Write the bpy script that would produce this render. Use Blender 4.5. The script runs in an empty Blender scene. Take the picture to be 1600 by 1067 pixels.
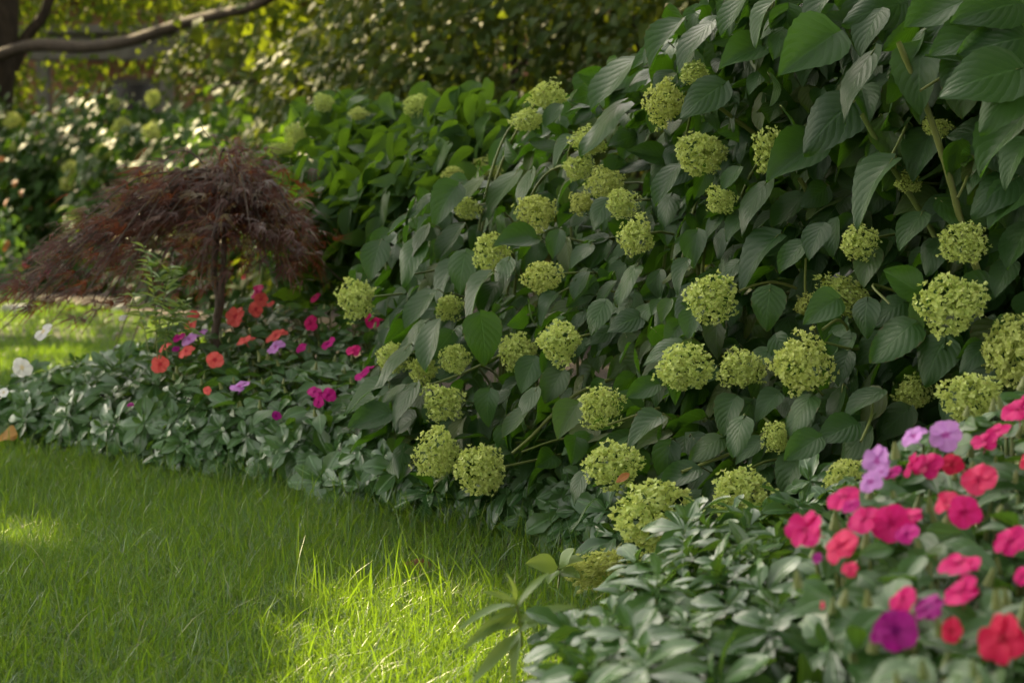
import bpy, math
import numpy as np
from math import radians, sin, cos, pi, tan, atan, sqrt
RNG = np.random.default_rng(11)
U = RNG.uniform
C = bpy.context.scene.collection
SC = bpy.context.scene

# ------------------------------------------------------------------ camera, sky, sun, exposure
FPX = 70 / 36 * 1600
PITCH = atan((533.5 - 330) / FPX)
CAMZ = 0.62
cd = bpy.data.cameras.new('camera'); cam = bpy.data.objects.new('camera', cd); C.objects.link(cam)
cam.location = (0, 0, CAMZ); cam.rotation_euler = (pi / 2 - PITCH, 0, 0)
cd.lens = 70; cd.sensor_width = 36; cd.clip_start = 0.05; cd.clip_end = 500
cd.dof.use_dof = True; cd.dof.focus_distance = 3.2; cd.dof.aperture_fstop = 7.2
SC.camera = cam
SUN_EL, SUN_AZ = radians(33), radians(-36)          # azimuth from +Y, negative = left
SUN = np.array([sin(SUN_AZ) * cos(SUN_EL), cos(SUN_AZ) * cos(SUN_EL), sin(SUN_EL)])
w = bpy.data.worlds.new('World'); SC.world = w; w.use_nodes = True
nt = w.node_tree; bg = nt.nodes['Background']
sky = nt.nodes.new('ShaderNodeTexSky'); sky.sky_type = 'NISHITA'; sky.sun_disc = False
sky.sun_elevation = SUN_EL; sky.sun_rotation = SUN_AZ
sky.air_density = 1.0; sky.dust_density = 2.5; sky.ozone_density = 0.3
hs_ = nt.nodes.new('ShaderNodeHueSaturation'); hs_.inputs['Saturation'].default_value = .30        # thin warm evening veil
tn = nt.nodes.new('ShaderNodeMix'); tn.data_type = 'RGBA'; tn.blend_type = 'MULTIPLY'; tn.inputs[0].default_value = 1; tn.inputs[7].default_value = (1, .95, .82, 1)
nt.links.new(sky.outputs[0], hs_.inputs['Color']); nt.links.new(hs_.outputs[0], tn.inputs[6]); nt.links.new(tn.outputs[2], bg.inputs[0]); bg.inputs[1].default_value = 0.15
ld = bpy.data.lights.new('sun', 'SUN'); ld.energy = 5.0; ld.angle = radians(0.5); ld.color = (1, .80, .46)
sun = bpy.data.objects.new('sun', ld); C.objects.link(sun)
sun.rotation_euler = (pi / 2 - SUN_EL, 0, pi - SUN_AZ)
sun.location = (0, 0, 20)
vs = SC.view_settings; vs.view_transform = 'Standard'; vs.look = 'None'; vs.exposure = 1.9; vs.gamma = 1
SC.cycles.max_bounces = 6; SC.cycles.diffuse_bounces = 3; SC.cycles.glossy_bounces = 2
SC.cycles.transmission_bounces = 4; SC.cycles.sample_clamp_indirect = 4; SC.cycles.use_denoising = True
SC.cycles.caustics_reflective = False; SC.cycles.caustics_refractive = False

# ------------------------------------------------------------------ helpers
FWD = np.array([0, cos(PITCH), -sin(PITCH)]); UPV = np.array([0, sin(PITCH), cos(PITCH)]); RGT = np.array([1., 0, 0])
CAMP = np.array([0, 0, CAMZ])
def P(px, py, d):
    px = np.asarray(px, float)[..., None]; py = np.asarray(py, float)[..., None]; d = np.asarray(d, float)[..., None]
    return CAMP + d * (FWD + RGT * (px - 800) / FPX - UPV * (py - 533.5) / FPX)
def proj(p):
    q = np.asarray(p) - CAMP; d = q @ FWD
    return 800 + FPX * (q @ RGT) / d, 533.5 - FPX * (q @ UPV) / d, d
def nrm(v):
    v = np.asarray(v, float); return v / np.maximum(np.linalg.norm(v, axis=-1, keepdims=True), 1e-9)
def in_poly(x, y, poly):
    x = np.asarray(x); y = np.asarray(y); inside = np.zeros(x.shape, bool); n = len(poly); j = n - 1
    for i in range(n):
        xi, yi = poly[i]; xj, yj = poly[j]
        c = ((yi > y) != (yj > y)) & (x < (xj - xi) * (y - yi) / ((yj - yi) or 1e-9) + xi)
        inside ^= c; j = i
    return inside
def idw(tbl):
    t = np.array(tbl, float)
    def f(px, py):
        px = np.asarray(px, float); py = np.asarray(py, float)
        d2 = (px[..., None] - t[:, 0]) ** 2 + (py[..., None] - t[:, 1]) ** 2 + 50 ** 2
        wt = d2 ** -1.6
        return (wt * t[:, 2]).sum(-1) / wt.sum(-1)
    return f

class Acc:                                   # gathers verts / quads / uv / tint / slot for ONE mesh
    def __init__(s): s.v = []; s.f = []; s.uv = []; s.t = []; s.m = []; s.n = 0
    def add(s, v, f, uv=None, tint=None, slot=0):
        v = np.asarray(v, np.float32).reshape(-1, 3); f = np.asarray(f, np.int32).reshape(-1, 4); k = len(v)
        s.v.append(v); s.f.append(f + s.n)
        s.uv.append(np.zeros((k, 2), np.float32) if uv is None else np.asarray(uv, np.float32))
        if tint is None: tint = np.full((k, 2), .5)
        tint = np.asarray(tint, np.float32)
        if tint.ndim == 1: tint = np.tile(tint, (k, 1))
        s.t.append(tint); s.m.append(np.full(len(f), slot, np.int32)); s.n += k
    def inst(s, tp, pos, T, N, sc, tint=None, slot=0, wid=None):   # tp = (v, f, uv): copies of a template
        tv, tf, tuv = tp; pos = np.asarray(pos, float).reshape(-1, 3); K = len(pos)
        if K == 0: return
        Y = nrm(np.broadcast_to(T, (K, 3))); N = np.broadcast_to(N, (K, 3))
        Z = nrm(N - (N * Y).sum(1, keepdims=True) * Y); X = np.cross(Y, Z)
        sc = np.broadcast_to(sc, (K,)); W = sc if wid is None else sc * wid
        v = (pos[:, None] + tv[None, :, 0:1] * (X * np.reshape(W, (-1, 1)))[:, None] + tv[None, :, 1:2] * (Y * sc[:, None])[:, None]
             + tv[None, :, 2:3] * (Z * sc[:, None])[:, None])
        n = len(tv)
        f = tf[None] + (np.arange(K) * n)[:, None, None]
        if tint is None: tint = np.stack([U(0, 1, K), U(0, 1, K)], 1)
        s.add(v.reshape(-1, 3), f.reshape(-1, 4), np.tile(tuv, (K, 1)), np.repeat(tint, n, 0), slot)
    def insts(s, tps, pos, T, N, sc, tint=None, slot=0, wid=None):
        pos = np.asarray(pos, float).reshape(-1, 3); K = len(pos)
        if K == 0: return
        ch = RNG.integers(0, len(tps), K)
        T = np.broadcast_to(T, (K, 3)); N = np.broadcast_to(N, (K, 3)); sc = np.broadcast_to(sc, (K,))
        if wid is not None: wid = np.broadcast_to(wid, (K,))
        for i, tp in enumerate(tps):
            m = ch == i
            s.inst(tp, pos[m], T[m], N[m], sc[m], None if tint is None else tint[m], slot, None if wid is None else wid[m])
    def mesh(s, name, mats, loc=(0, 0, 0)):
        v = np.concatenate(s.v) - np.asarray(loc, np.float32); f = np.concatenate(s.f); uv = np.concatenate(s.uv); t = np.concatenate(s.t)
        me = bpy.data.meshes.new(name); nf = len(f)
        me.vertices.add(len(v)); me.vertices.foreach_set('co', v.astype(np.float32).ravel())
        me.loops.add(nf * 4); me.loops.foreach_set('vertex_index', f.ravel().astype(np.int32))
        me.polygons.add(nf); me.polygons.foreach_set('loop_start', np.arange(0, nf * 4, 4, dtype=np.int32))
        me.polygons.foreach_set('material_index', np.concatenate(s.m)); me.polygons.foreach_set('use_smooth', np.ones(nf, bool))
        ul = me.uv_layers.new(name='UVMap'); ul.data.foreach_set('uv', uv[f.ravel()].astype(np.float32).ravel())
        ca = me.color_attributes.new('tint', 'FLOAT_COLOR', 'POINT')
        ca.data.foreach_set('color', np.concatenate([t, np.full((len(t), 1), .5), np.ones((len(t), 1))], 1).astype(np.float32).ravel())
        for m in (mats if isinstance(mats, (list, tuple)) else [mats]): me.materials.append(m)
        me.update(); return me

def tag(o, label=None, cat=None, group=None, kind=None):
    if label: o['label'] = label
    if cat: o['category'] = cat
    if group: o['group'] = group
    if kind: o['kind'] = kind
    return o
def thing(name, label, cat, loc, group=None):
    o = bpy.data.objects.new(name, None); C.objects.link(o); o.location = loc; o.empty_display_size = .05
    return tag(o, label, cat, group)
def obj(name, acc, mats, parent=None, loc=None):          # world-space verts, origin at the parent's place
    L = np.array(loc if loc is not None else (parent.location if parent else (0, 0, 0)), float)
    o = bpy.data.objects.new(name, acc.mesh(name, mats, L)); C.objects.link(o)
    if parent: o.parent = parent
    else: o.location = L
    return o
def put(name, me, parent, pos, T, N, sc, wid=1.):        # an object that shares mesh data, placed by axes
    from mathutils import Matrix
    Y = nrm(T); Z = nrm(np.asarray(N) - np.dot(N, Y) * Y); X = np.cross(Y, Z)
    o = bpy.data.objects.new(name, me); C.objects.link(o); o.parent = parent
    p = np.asarray(pos) - (np.array(parent.location) if parent else 0)
    o.matrix_local = Matrix([[X[i] * sc * wid, Y[i] * sc, Z[i] * sc, p[i]] for i in range(3)] + [[0, 0, 0, 1]])
    return o
def smooth(pts, n=4):                                     # Catmull-Rom
    p = np.asarray(pts, float)
    if len(p) < 3: return np.array([p[0] + (p[-1] - p[0]) * t for t in np.linspace(0, 1, n + 1)])
    q = np.vstack([2 * p[0] - p[1], p, 2 * p[-1] - p[-2]]); out = []
    for i in range(1, len(q) - 2):
        for t in np.linspace(0, 1, n, endpoint=False):
            a, b, c, d = q[i - 1:i + 3]
            out.append(.5 * (2 * b + (c - a) * t + (2 * a - 5 * b + 4 * c - d) * t * t + (3 * b - a - 3 * c + d) * t ** 3))
    out.append(p[-1]); return np.array(out)
def tube(acc, pts, r0, r1, sides=6, n=4, slot=0, tint=None, bump=0.):
    p = smooth(pts, n); k = len(p); d = nrm(np.gradient(p, axis=0)); rr = np.linspace(r0, r1, k)
    if bump: rr = rr * (1 + U(-bump, bump, k))
    a = np.array([0, 0, 1.]) if abs(d[0][2]) < .9 else np.array([1., 0, 0]); v = []
    for i in range(k):
        x = a - d[i] * (a @ d[i]); x = x / (np.linalg.norm(x) + 1e-9); y = np.cross(d[i], x); a = x
        th = np.arange(sides) * 2 * pi / sides
        v.append(p[i] + rr[i] * (np.cos(th)[:, None] * x + np.sin(th)[:, None] * y))
    f = [[i * sides + j, i * sides + (j + 1) % sides, (i + 1) * sides + (j + 1) % sides, (i + 1) * sides + j] for i in range(k - 1) for j in range(sides)]
    L = np.linspace(0, 1, k); uv = np.stack([np.tile(np.arange(sides) / sides, k), np.repeat(L, sides)], 1)
    acc.add(np.concatenate(v), f, uv, tint if tint is not None else np.array([U(), U()]), slot)
def box(acc, lo, hi, slot=0, bev=0.):
    x0, y0, z0 = lo; x1, y1, z1 = hi
    v = [[x0, y0, z0], [x1, y0, z0], [x1, y1, z0], [x0, y1, z0], [x0, y0, z1], [x1, y0, z1], [x1, y1, z1], [x0, y1, z1]]
    for q in ([0, 3, 2, 1], [4, 5, 6, 7], [0, 1, 5, 4], [1, 2, 6, 5], [2, 3, 7, 6], [3, 0, 4, 7]):
        acc.add(np.array(v)[q], [[0, 1, 2, 3]], None, np.array([.5, .5]), slot)

# ------------------------------------------------------------------ leaf shapes (length 1 along +Y, faces +Z)
def leaf(nv, nu, prof, fold=.2, curl=.25, wave=.03, serr=0., nser=0, base=0., twist=0., seed=0):
    r = np.random.default_rng(seed); ph = r.uniform(0, 6.28, 4); V = []; UV = []
    for i in range(nv + 1):
        v = i / nv; wd = max(prof(v), .004)
        if serr and i % 2: wd *= 1 + serr
        for j in range(nu + 1):
            u = j / nu * 2 - 1; x = u * wd
            y = v - base * abs(u) ** 1.5 * (1 - v) ** 3 + (serr * .35 * wd * abs(u) if serr and i % 2 else 0)
            z = fold * abs(x) - curl * v * v + wave * (sin(v * 7 + ph[0] + u) + sin(u * 3.5 + ph[1] + 3 * v)) * (abs(u) * .8 + .2) + twist * x * v
            V.append((x, y, z)); UV.append((u * .5 + .5, v))
    F = [[i * (nu + 1) + j, i * (nu + 1) + j + 1, (i + 1) * (nu + 1) + j + 1, (i + 1) * (nu + 1) + j] for i in range(nv) for j in range(nu)]
    return np.array(V), np.array(F), np.array(UV)
hyd_prof = lambda v: .43 * max(sin(pi * min(v ** .60, 1)), 0) ** .78 * (1 - .12 * v)
ell_prof = lambda v: .24 * max(sin(pi * min(v ** .85, 1)), 0) ** .85
ova_prof = lambda v: .30 * max(sin(pi * min(v ** .75, 1)), 0) ** .9
lan_prof = lambda v: .09 * max(sin(pi * min(v ** .7, 1)), 0) ** .8
pac_prof = lambda v: .05 + .185 * max(sin(pi * min(max(v, 0) ** 1.5, 1)), 0) ** 1.0 if v < .985 else .02
HYD = [leaf(16, 6, hyd_prof, f, c, wv, .05, 1, .16, tw, i) for i, (f, c, wv, tw) in enumerate([(.22, .18, .025, .1), (.10, .30, .035, -.15), (.35, .12, .03, .2), (.02, .22, .045, 0), (.28, .38, .03, -.1), (-.12, .25, .04, .15), (.5, .2, .03, .05)])]
FARL = [leaf(3, 2, hyd_prof, f, c, .03, seed=i) for i, (f, c) in enumerate([(.3, .2), (.1, .35), (-.1, .3)])]
OVAL = [leaf(3, 2, ova_prof, f, c, .03, seed=i) for i, (f, c) in enumerate([(.3, .2), (.1, .4)])]
IMP = [leaf(8, 4, ell_prof, f, c, .02, .05, 1, 0, 0, i) for i, (f, c) in enumerate([(.35, .2), (.2, .35), (.5, .1), (.1, .15)])]
LAN = [leaf(7, 2, lan_prof, .5, c, .015, seed=i) for i, c in enumerate([.1, .35, .6])]
def whorl(seed):                                          # a pachysandra rosette: radius about 1, axis +Z
    r = np.random.default_rng(seed); V = []; F = []; UVs = []; n = 0
    def prof(v):
        b = .045 + .19 * max(sin(pi * min(v ** 1.55, 1)), 0)
        return b if v < .99 else .05
    for tier, (k, ln, el) in enumerate([(5, 1.0, -.05), (4, .8, .3), (3, .42, .85)]):
        a0 = r.uniform(0, 6.28)
        for i in range(k):
            a = a0 + i * 2 * pi / k + r.uniform(-.28, .28)
            lf = leaf(8, 4, prof, r.uniform(.15, .5), r.uniform(.12, .42), .015, 0, 0, 0, r.uniform(-.3, .3), r.integers(999))
            v = lf[0].copy()
            for q in range(len(v)):                       # toothed tip
                row = q // 5
                if row in (5, 7): v[q, 0] *= 1.16
            e = el + r.uniform(-.4, .4); s = ln * r.uniform(.75, 1.1)
            Y = np.array([cos(a) * cos(e), sin(a) * cos(e), sin(e)]); Z = nrm(np.array([-cos(a) * sin(e), -sin(a) * sin(e), cos(e)]) + r.normal(0, .18, 3))
            X = np.cross(Y, Z)
            v = v * s; v = v[:, :1] * X + v[:, 1:2] * Y + v[:, 2:] * Z + np.array([0, 0, .12 * tier])
            V.append(v); F.append(lf[1] + n); UVs.append(lf[2]); n += len(v)
    return np.concatenate(V), np.concatenate(F), np.concatenate(UVs)
WH = [whorl(i) for i in range(8)]
def feather(seed):                                        # dissected maple leaf
    r = np.random.default_rng(seed); V = []; F = []; uv = []; n = 0
    for a, ln in zip(np.radians([-78, -50, -24, 0, 24, 50, 78]), [.45, .72, .93, 1, .92, .7, .42]):
        a = a * r.uniform(.6, 1.0) + r.uniform(-.08, .08); ln *= r.uniform(.85, 1.1); bend = r.uniform(-.25, .25); dr = r.uniform(.1, .45)
        k = 6
        for i in range(k + 1):
            v = i / k; wd = (.007 + .017 * sin(pi * min(v ** .8, 1))) * (1.35 if i % 2 else .75) if i < k else .004
            aa = a + bend * v; p = np.array([sin(aa), cos(aa), 0]) * v * ln + np.array([0, 0, -dr * v * v * ln])
            q = np.array([cos(aa), -sin(aa), 0])
            V += [p - q * wd, p + q * wd]; uv += [(0, v), (1, v)]
        F += [[n + 2 * i, n + 2 * i + 1, n + 2 * i + 3, n + 2 * i + 2] for i in range(k)]; n += 2 * (k + 1)
    return np.array(V), np.array(F), np.array(uv)
FEA = [feather(i) for i in range(6)]

# ------------------------------------------------------------------ materials
def mat(name): m = bpy.data.materials.new(name); m.use_nodes = True; t = m.node_tree; t.nodes.clear(); return m, t
def N_(t, ty, **k):
    n = t.nodes.new(ty)
    for a, b in k.items(): setattr(n, a, b)
    return n
def math_(t, op, a, b=None, c=None):
    n = N_(t, 'ShaderNodeMath', operation=op)
    for i, x in enumerate((a, b, c)):
        if x is None: continue
        if isinstance(x, (int, float)): n.inputs[i].default_value = x
        else: t.links.new(x, n.inputs[i])
    return n.outputs[0]
def mixc(t, f, a, b):
    n = N_(t, 'ShaderNodeMix', data_type='RGBA')
    for i, x in ((0, f), (6, a), (7, b)):
        if isinstance(x, (int, float)): n.inputs[i].default_value = x
        elif isinstance(x, tuple): n.inputs[i].default_value = (*x, 1)
        else: t.links.new(x, n.inputs[i])
    return n.outputs[2]
def leafmat(name, a, b, trans, tr=.3, rough=.42, spec=.5, veins=0., vk=.35, bump=0., mid=0., spots=0., eye=None, old=None, back=None, var=None):
    m, t = mat(name); L = t.links
    at = N_(t, 'ShaderNodeAttribute', attribute_name='tint'); sp = N_(t, 'ShaderNodeSeparateColor'); L.new(at.outputs[0], sp.inputs[0])
    col = mixc(t, sp.outputs[0], a, b); hgt = None
    if old: # a few yellowing leaves
        ag = N_(t, 'ShaderNodeMapRange'); L.new(sp.outputs[1], ag.inputs[0]); ag.inputs[1].default_value = .72; ag.inputs[2].default_value = 1.04
        col = mixc(t, math_(t, 'MULTIPLY', math_(t, 'POWER', ag.outputs[0], 1.6), .7), col, old)
    if veins or mid or eye:
        uv = N_(t, 'ShaderNodeUVMap'); su = N_(t, 'ShaderNodeSeparateXYZ'); L.new(uv.outputs[0], su.inputs[0])
        aa = math_(t, 'ABSOLUTE', math_(t, 'MULTIPLY', math_(t, 'SUBTRACT', su.outputs[0], .5), 2.))
        if eye: col = mixc(t, math_(t, 'LESS_THAN', su.outputs[1], .2), col, eye)
        if veins:
            nz = N_(t, 'ShaderNodeTexNoise'); nz.inputs['Scale'].default_value = 6
            L.new(uv.outputs[0], nz.inputs['Vector'])
            ph = math_(t, 'ADD', math_(t, 'MULTIPLY', math_(t, 'SUBTRACT', su.outputs[1], math_(t, 'MULTIPLY', aa, vk)), veins), math_(t, 'MULTIPLY', nz.outputs[0], .35))
            fr = math_(t, 'ABSOLUTE', math_(t, 'SUBTRACT', math_(t, 'FRACT', ph), .5))   # .5 at vein
            quilt = math_(t, 'SQRT', math_(t, 'SUBTRACT', .5, math_(t, 'MULTIPLY', fr, .98)))
            line = N_(t, 'ShaderNodeMapRange'); L.new(fr, line.inputs[0]); line.inputs[1].default_value = .43; line.inputs[2].default_value = .5
            md = N_(t, 'ShaderNodeMapRange'); L.new(aa, md.inputs[0]); md.inputs[1].default_value = .06; md.inputs[2].default_value = .015
            vein = math_(t, 'MAXIMUM', math_(t, 'MULTIPLY', line.outputs[0], .55), md.outputs[0])
            nz2 = N_(t, 'ShaderNodeTexNoise'); nz2.inputs['Scale'].default_value = 26; L.new(uv.outputs[0], nz2.inputs['Vector'])
            hgt = math_(t, 'ADD', math_(t, 'SUBTRACT', quilt, math_(t, 'MULTIPLY', md.outputs[0], .5)), math_(t, 'MULTIPLY', nz2.outputs[0], .35))
            col = mixc(t, math_(t, 'MULTIPLY', vein, .20), col, tuple(min(1, x * 2.4 + .03) for x in b))
            ed = math_(t, 'MULTIPLY', math_(t, 'GREATER_THAN', math_(t, 'ADD', math_(t, 'MULTIPLY', math_(t, 'MAXIMUM', aa, su.outputs[1]), 1.0), math_(t, 'MULTIPLY', nz.outputs[0], .42)), 1.20), math_(t, 'GREATER_THAN', sp.outputs[1], .62))
            col = mixc(t, math_(t, 'MULTIPLY', ed, .75), col, (.10, .06, .025))      # browned margins on some leaves
            col = mixc(t, math_(t, 'MULTIPLY', nz2.outputs[0], .3), col, tuple(x * .55 for x in a))
        elif mid:
            md = N_(t, 'ShaderNodeMapRange'); L.new(aa, md.inputs[0]); md.inputs[1].default_value = .16; md.inputs[2].default_value = .02
            col = mixc(t, math_(t, 'MULTIPLY', md.outputs[0], mid), col, tuple(min(1, x * 2.2 + .04) for x in b)); hgt = md.outputs[0]
    if spots:
        ge = N_(t, 'ShaderNodeNewGeometry'); nz3 = N_(t, 'ShaderNodeTexNoise'); nz3.inputs['Scale'].default_value = 90; L.new(ge.outputs['Position'], nz3.inputs['Vector'])
        col = mixc(t, math_(t, 'MULTIPLY', math_(t, 'GREATER_THAN', nz3.outputs[0], .66), spots), col, (.16, .09, .03))
    if var:    # each flower head at its own age
        oi = N_(t, 'ShaderNodeObjectInfo'); col = mixc(t, math_(t, 'MULTIPLY', math_(t, 'POWER', oi.outputs['Random'], 2.4), .45), col, var)
    if back:   # paler underside
        ge2 = N_(t, 'ShaderNodeNewGeometry'); col = mixc(t, math_(t, 'MULTIPLY', ge2.outputs['Backfacing'], .8), col, back)
    pr = N_(t, 'ShaderNodeBsdfPrincipled'); L.new(col, pr.inputs['Base Color']); pr.inputs['Roughness'].default_value = rough
    pr.inputs['Specular IOR Level'].default_value = spec
    tl = N_(t, 'ShaderNodeBsdfTranslucent'); tl.inputs[0].default_value = (*trans, 1)
    if hgt is not None and bump:
        bp = N_(t, 'ShaderNodeBump'); bp.inputs['Strength'].default_value = bump; bp.inputs['Distance'].default_value = .004
        L.new(hgt, bp.inputs['Height']); L.new(bp.outputs[0], pr.inputs['Normal'])
    mx = N_(t, 'ShaderNodeMixShader'); mx.inputs[0].default_value = tr; L.new(pr.outputs[0], mx.inputs[1]); L.new(tl.outputs[0], mx.inputs[2])
    o = N_(t, 'ShaderNodeOutputMaterial'); L.new(mx.outputs[0], o.inputs[0]); return m
def plain(name, a, b=None, rough=.7, scale=12, bump=.3, spec=.3, stretch=(1, 1, 1)):
    m, t = mat(name); L = t.links; b = b or a
    ge = N_(t, 'ShaderNodeNewGeometry'); mp = N_(t, 'ShaderNodeMapping'); mp.inputs['Scale'].default_value = stretch; L.new(ge.outputs['Position'], mp.inputs[0])
    nz = N_(t, 'ShaderNodeTexNoise'); nz.inputs['Scale'].default_value = scale; nz.inputs['Detail'].default_value = 6; L.new(mp.outputs[0], nz.inputs['Vector'])
    rp = N_(t, 'ShaderNodeMapRange'); L.new(nz.outputs[0], rp.inputs[0]); rp.inputs[1].default_value = .35; rp.inputs[2].default_value = .65
    pr = N_(t, 'ShaderNodeBsdfPrincipled'); L.new(mixc(t, rp.outputs[0], a, b), pr.inputs['Base Color']); pr.inputs['Roughness'].default_value = rough
    pr.inputs['Specular IOR Level'].default_value = spec
    bp = N_(t, 'ShaderNodeBump'); bp.inputs['Strength'].default_value = bump; bp.inputs['Distance'].default_value = .01; L.new(nz.outputs[0], bp.inputs['Height']); L.new(bp.outputs[0], pr.inputs['Normal'])
    o = N_(t, 'ShaderNodeOutputMaterial'); L.new(pr.outputs[0], o.inputs[0]); return m
def brick(name):
    m, t = mat(name); L = t.links; ge = N_(t, 'ShaderNodeNewGeometry'); mp = N_(t, 'ShaderNodeMapping'); mp.inputs['Rotation'].default_value = (radians(90), 0, 0)
    L.new(ge.outputs['Position'], mp.inputs[0]); br = N_(t, 'ShaderNodeTexBrick'); L.new(mp.outputs[0], br.inputs[0])
    br.inputs['Color1'].default_value = (.22, .075, .04, 1); br.inputs['Color2'].default_value = (.28, .11, .06, 1); br.inputs['Mortar'].default_value = (.24, .2, .16, 1)
    br.inputs['Scale'].default_value = 4.5
    pr = N_(t, 'ShaderNodeBsdfPrincipled'); L.new(br.outputs[0], pr.inputs['Base Color']); pr.inputs['Roughness'].default_value = .9
    o = N_(t, 'ShaderNodeOutputMaterial'); L.new(pr.outputs[0], o.inputs[0]); return m
M = {
 'hyd': leafmat('hydrangea_leaf', (.013, .040, .011), (.038, .090, .022), (.12, .30, .010), .24, .44, .29, 6.2, .5, .25, old=(.12, .13, .03), back=(.042, .090, .022)),
 'hydfar': leafmat('hydrangea_leaf_far', (.020, .055, .012), (.048, .105, .022), (.16, .30, .014), .34, .55, .2),
 'stem': leafmat('green_stem', (.115, .155, .035), (.17, .19, .05), (.2, .25, .03), .05, .5),
 'head': leafmat('lime_floret', (.33, .44, .095), (.72, .78, .29), (.58, .64, .16), .32, .55, .3, spots=.5, var=(.40, .36, .10)),
 'imp': leafmat('impatiens_leaf', (.030, .085, .022), (.052, .120, .034), (.15, .30, .02), .24, .42, .5, mid=.5, bump=.3),
 'pac': leafmat('pachysandra_leaf', (.032, .088, .024), (.075, .155, .050), (.16, .30, .02),   .20, .26, .62, mid=.45, bump=.3),
 'maple': leafmat('maple_leaf', (.030, .016, .016), (.090, .038, .030), (.32, .085, .03), .32, .48, .3, old=(.20, .19, .04)),
 'grass': leafmat('grass_blade', (.016, .074, .013), (.048, .128, .020), (.25, .41, .016), .35, .42, .45, old=(.26, .22, .09)),
 'weed': leafmat('weed_leaf', (.10, .18, .045), (.17, .27, .07), (.34, .42, .06), .38, .45),
 'dark': leafmat('evergreen_leaf', (.024, .050, .012), (.044, .080, .018), (.22, .27, .012), .34, .6, .12, old=(.18, .17, .03)),
 'tree': leafmat('tree_leaf', (.032, .070, .012), (.060, .11, .018), (.26, .33, .014), .37, .6, .08, old=(.3, .2, .04)),
 'wood': leafmat('woodland_leaf', (.022, .05, .010), (.05, .085, .016), (.20, .24, .02), .34, .6, .15),
 'bark': plain('bark', (.026, .018, .013), (.060, .040, .028), .85, 40, .6, stretch=(1, 1, .3)),
 'mbark': plain('maple_bark', (.06, .042, .032), (.12, .085, .065), .7, 120, .5, stretch=(1, 1, .25)),
 'soil': plain('soil', (.022, .015, .010), (.060, .040, .026), .95, 60, 1.0),
 'turf': plain('turf', (.020, .034, .008), (.045, .050, .018), .95, 70, .8),
 'brown': leafmat('dry_leaf', (.13, .06, .028), (.17, .085, .04), (.3, .13, .04), .15, .8, .15, mid=.4),
 'rust': leafmat('rusty_leaf', (.30, .10, .025), (.36, .14, .04), (.4, .16, .04), .2, .6, mid=.4),
 'gold': leafmat('golden_leaf', (.36, .17, .03), (.42, .22, .05), (.7, .35, .04), .3, .5, mid=.3),
 'brick': brick('brick'), 'grey': plain('weathered_grey', (.10, .09, .08), (.15, .135, .12), .8, 8, .2),
 'glass': plain('dark_glass', (.015, .017, .02), None, .08, 3, 0., .6), 'pale': plain('pale_stone', (.50, .48, .43), (.62, .6, .55), .85, 30, .4),
}
def petal(name, c, eye, tr=.32):
    c2 = tuple(min(1, x * 1.1 + .02) for x in c)
    return leafmat(name, tuple(x * .86 for x in c), c2, tuple(min(1, x * 1.15) for x in c), tr, .6, .15, eye=eye, mid=.12)
PET = {'coral': petal('coral_petal', (.80, .125, .115), (.55, .03, .06)), 'pink': petal('hot_pink_petal', (.62, .008, .17), (.38, .002, .09)), 'rose': petal('rose_petal', (.66, .032, .13), (.45, .01, .08)),
       'magenta': petal('magenta_petal', (.50, .008, .22), (.3, .0, .14)), 'violet': petal('violet_petal', (.56, .24, .62), (.42, .06, .35)),
       'white': petal('white_petal', (.82, .80, .80), (.75, .6, .3)), 'red': petal('red_petal', (.52, .004, .055), (.28, 0, .02)), 'purple': petal('purple_petal', (.30, .004, .19), (.15, 0, .12))}

# ------------------------------------------------------------------ ground
def sheet(name, xs, ys, z, m, amp, seed, kind='structure'):
    a = Acc(); X, Y = np.meshgrid(xs, ys); r = np.random.default_rng(seed); Z = z + amp * (np.sin(X * 3.1 + Y * 1.7) + np.sin(X * 1.3 - Y * 2.9 + 1)) * .5
    n = len(xs); F = [[j * n + i, j * n + i + 1, (j + 1) * n + i + 1, (j + 1) * n + i] for j in range(len(ys) - 1) for i in range(n - 1)]
    a.add(np.stack([X, Y, Z], -1).reshape(-1, 3), F); return tag(obj(name, a, m), kind=kind)
g = np.concatenate([np.linspace(-90, -8, 12), np.linspace(-7, 7, 60), np.linspace(8, 90, 12)])
sheet('lawn', g, g + 20, 0, M['turf'], .012, 1)
BED = [(-1.9, 5.95), (-1.34, 5.22), (-.95, 4.78), (-.61, 4.50), (-.316, 4.12), (-.1, 3.86), (.08, 3.66), (.18, 3.3), (.17, 2.9), (.12, 2.4), (.06, 1.9), (.05, .8),
       (1.5, .6), (3.5, 1.5), (4.5, 5), (4, 12), (-1.0, 16), (-6, 17.5), (-6.5, 15.4), (-4.4, 14.2), (-2.9, 13.0), (-1.6, 10.5), (-1.0, 8.2), (-.75, 6.6), (-1.05, 5.95), (-1.4, 5.7), (-1.9, 6.15)]
a = Acc(); cb = np.array([.6, 6.0]); e = np.array(BED); e2 = []
for i in range(len(e)):
    for t in np.linspace(0, 1, 5, endpoint=False): e2.append(e[i] + (e[(i + 1) % len(e)] - e[i]) * t)
import bmesh
bmq = bmesh.new(); vv = [bmq.verts.new((x, y, .026)) for x, y in e2]; ff = bmq.faces.new(vv); bmesh.ops.triangulate(bmq, faces=[ff])
me = bpy.data.meshes.new('soil'); bmq.to_mesh(me); bmq.free(); me.materials.append(M['soil'])
soil = bpy.data.objects.new('soil', me); C.objects.link(soil); tag(soil, kind='structure')

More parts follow.
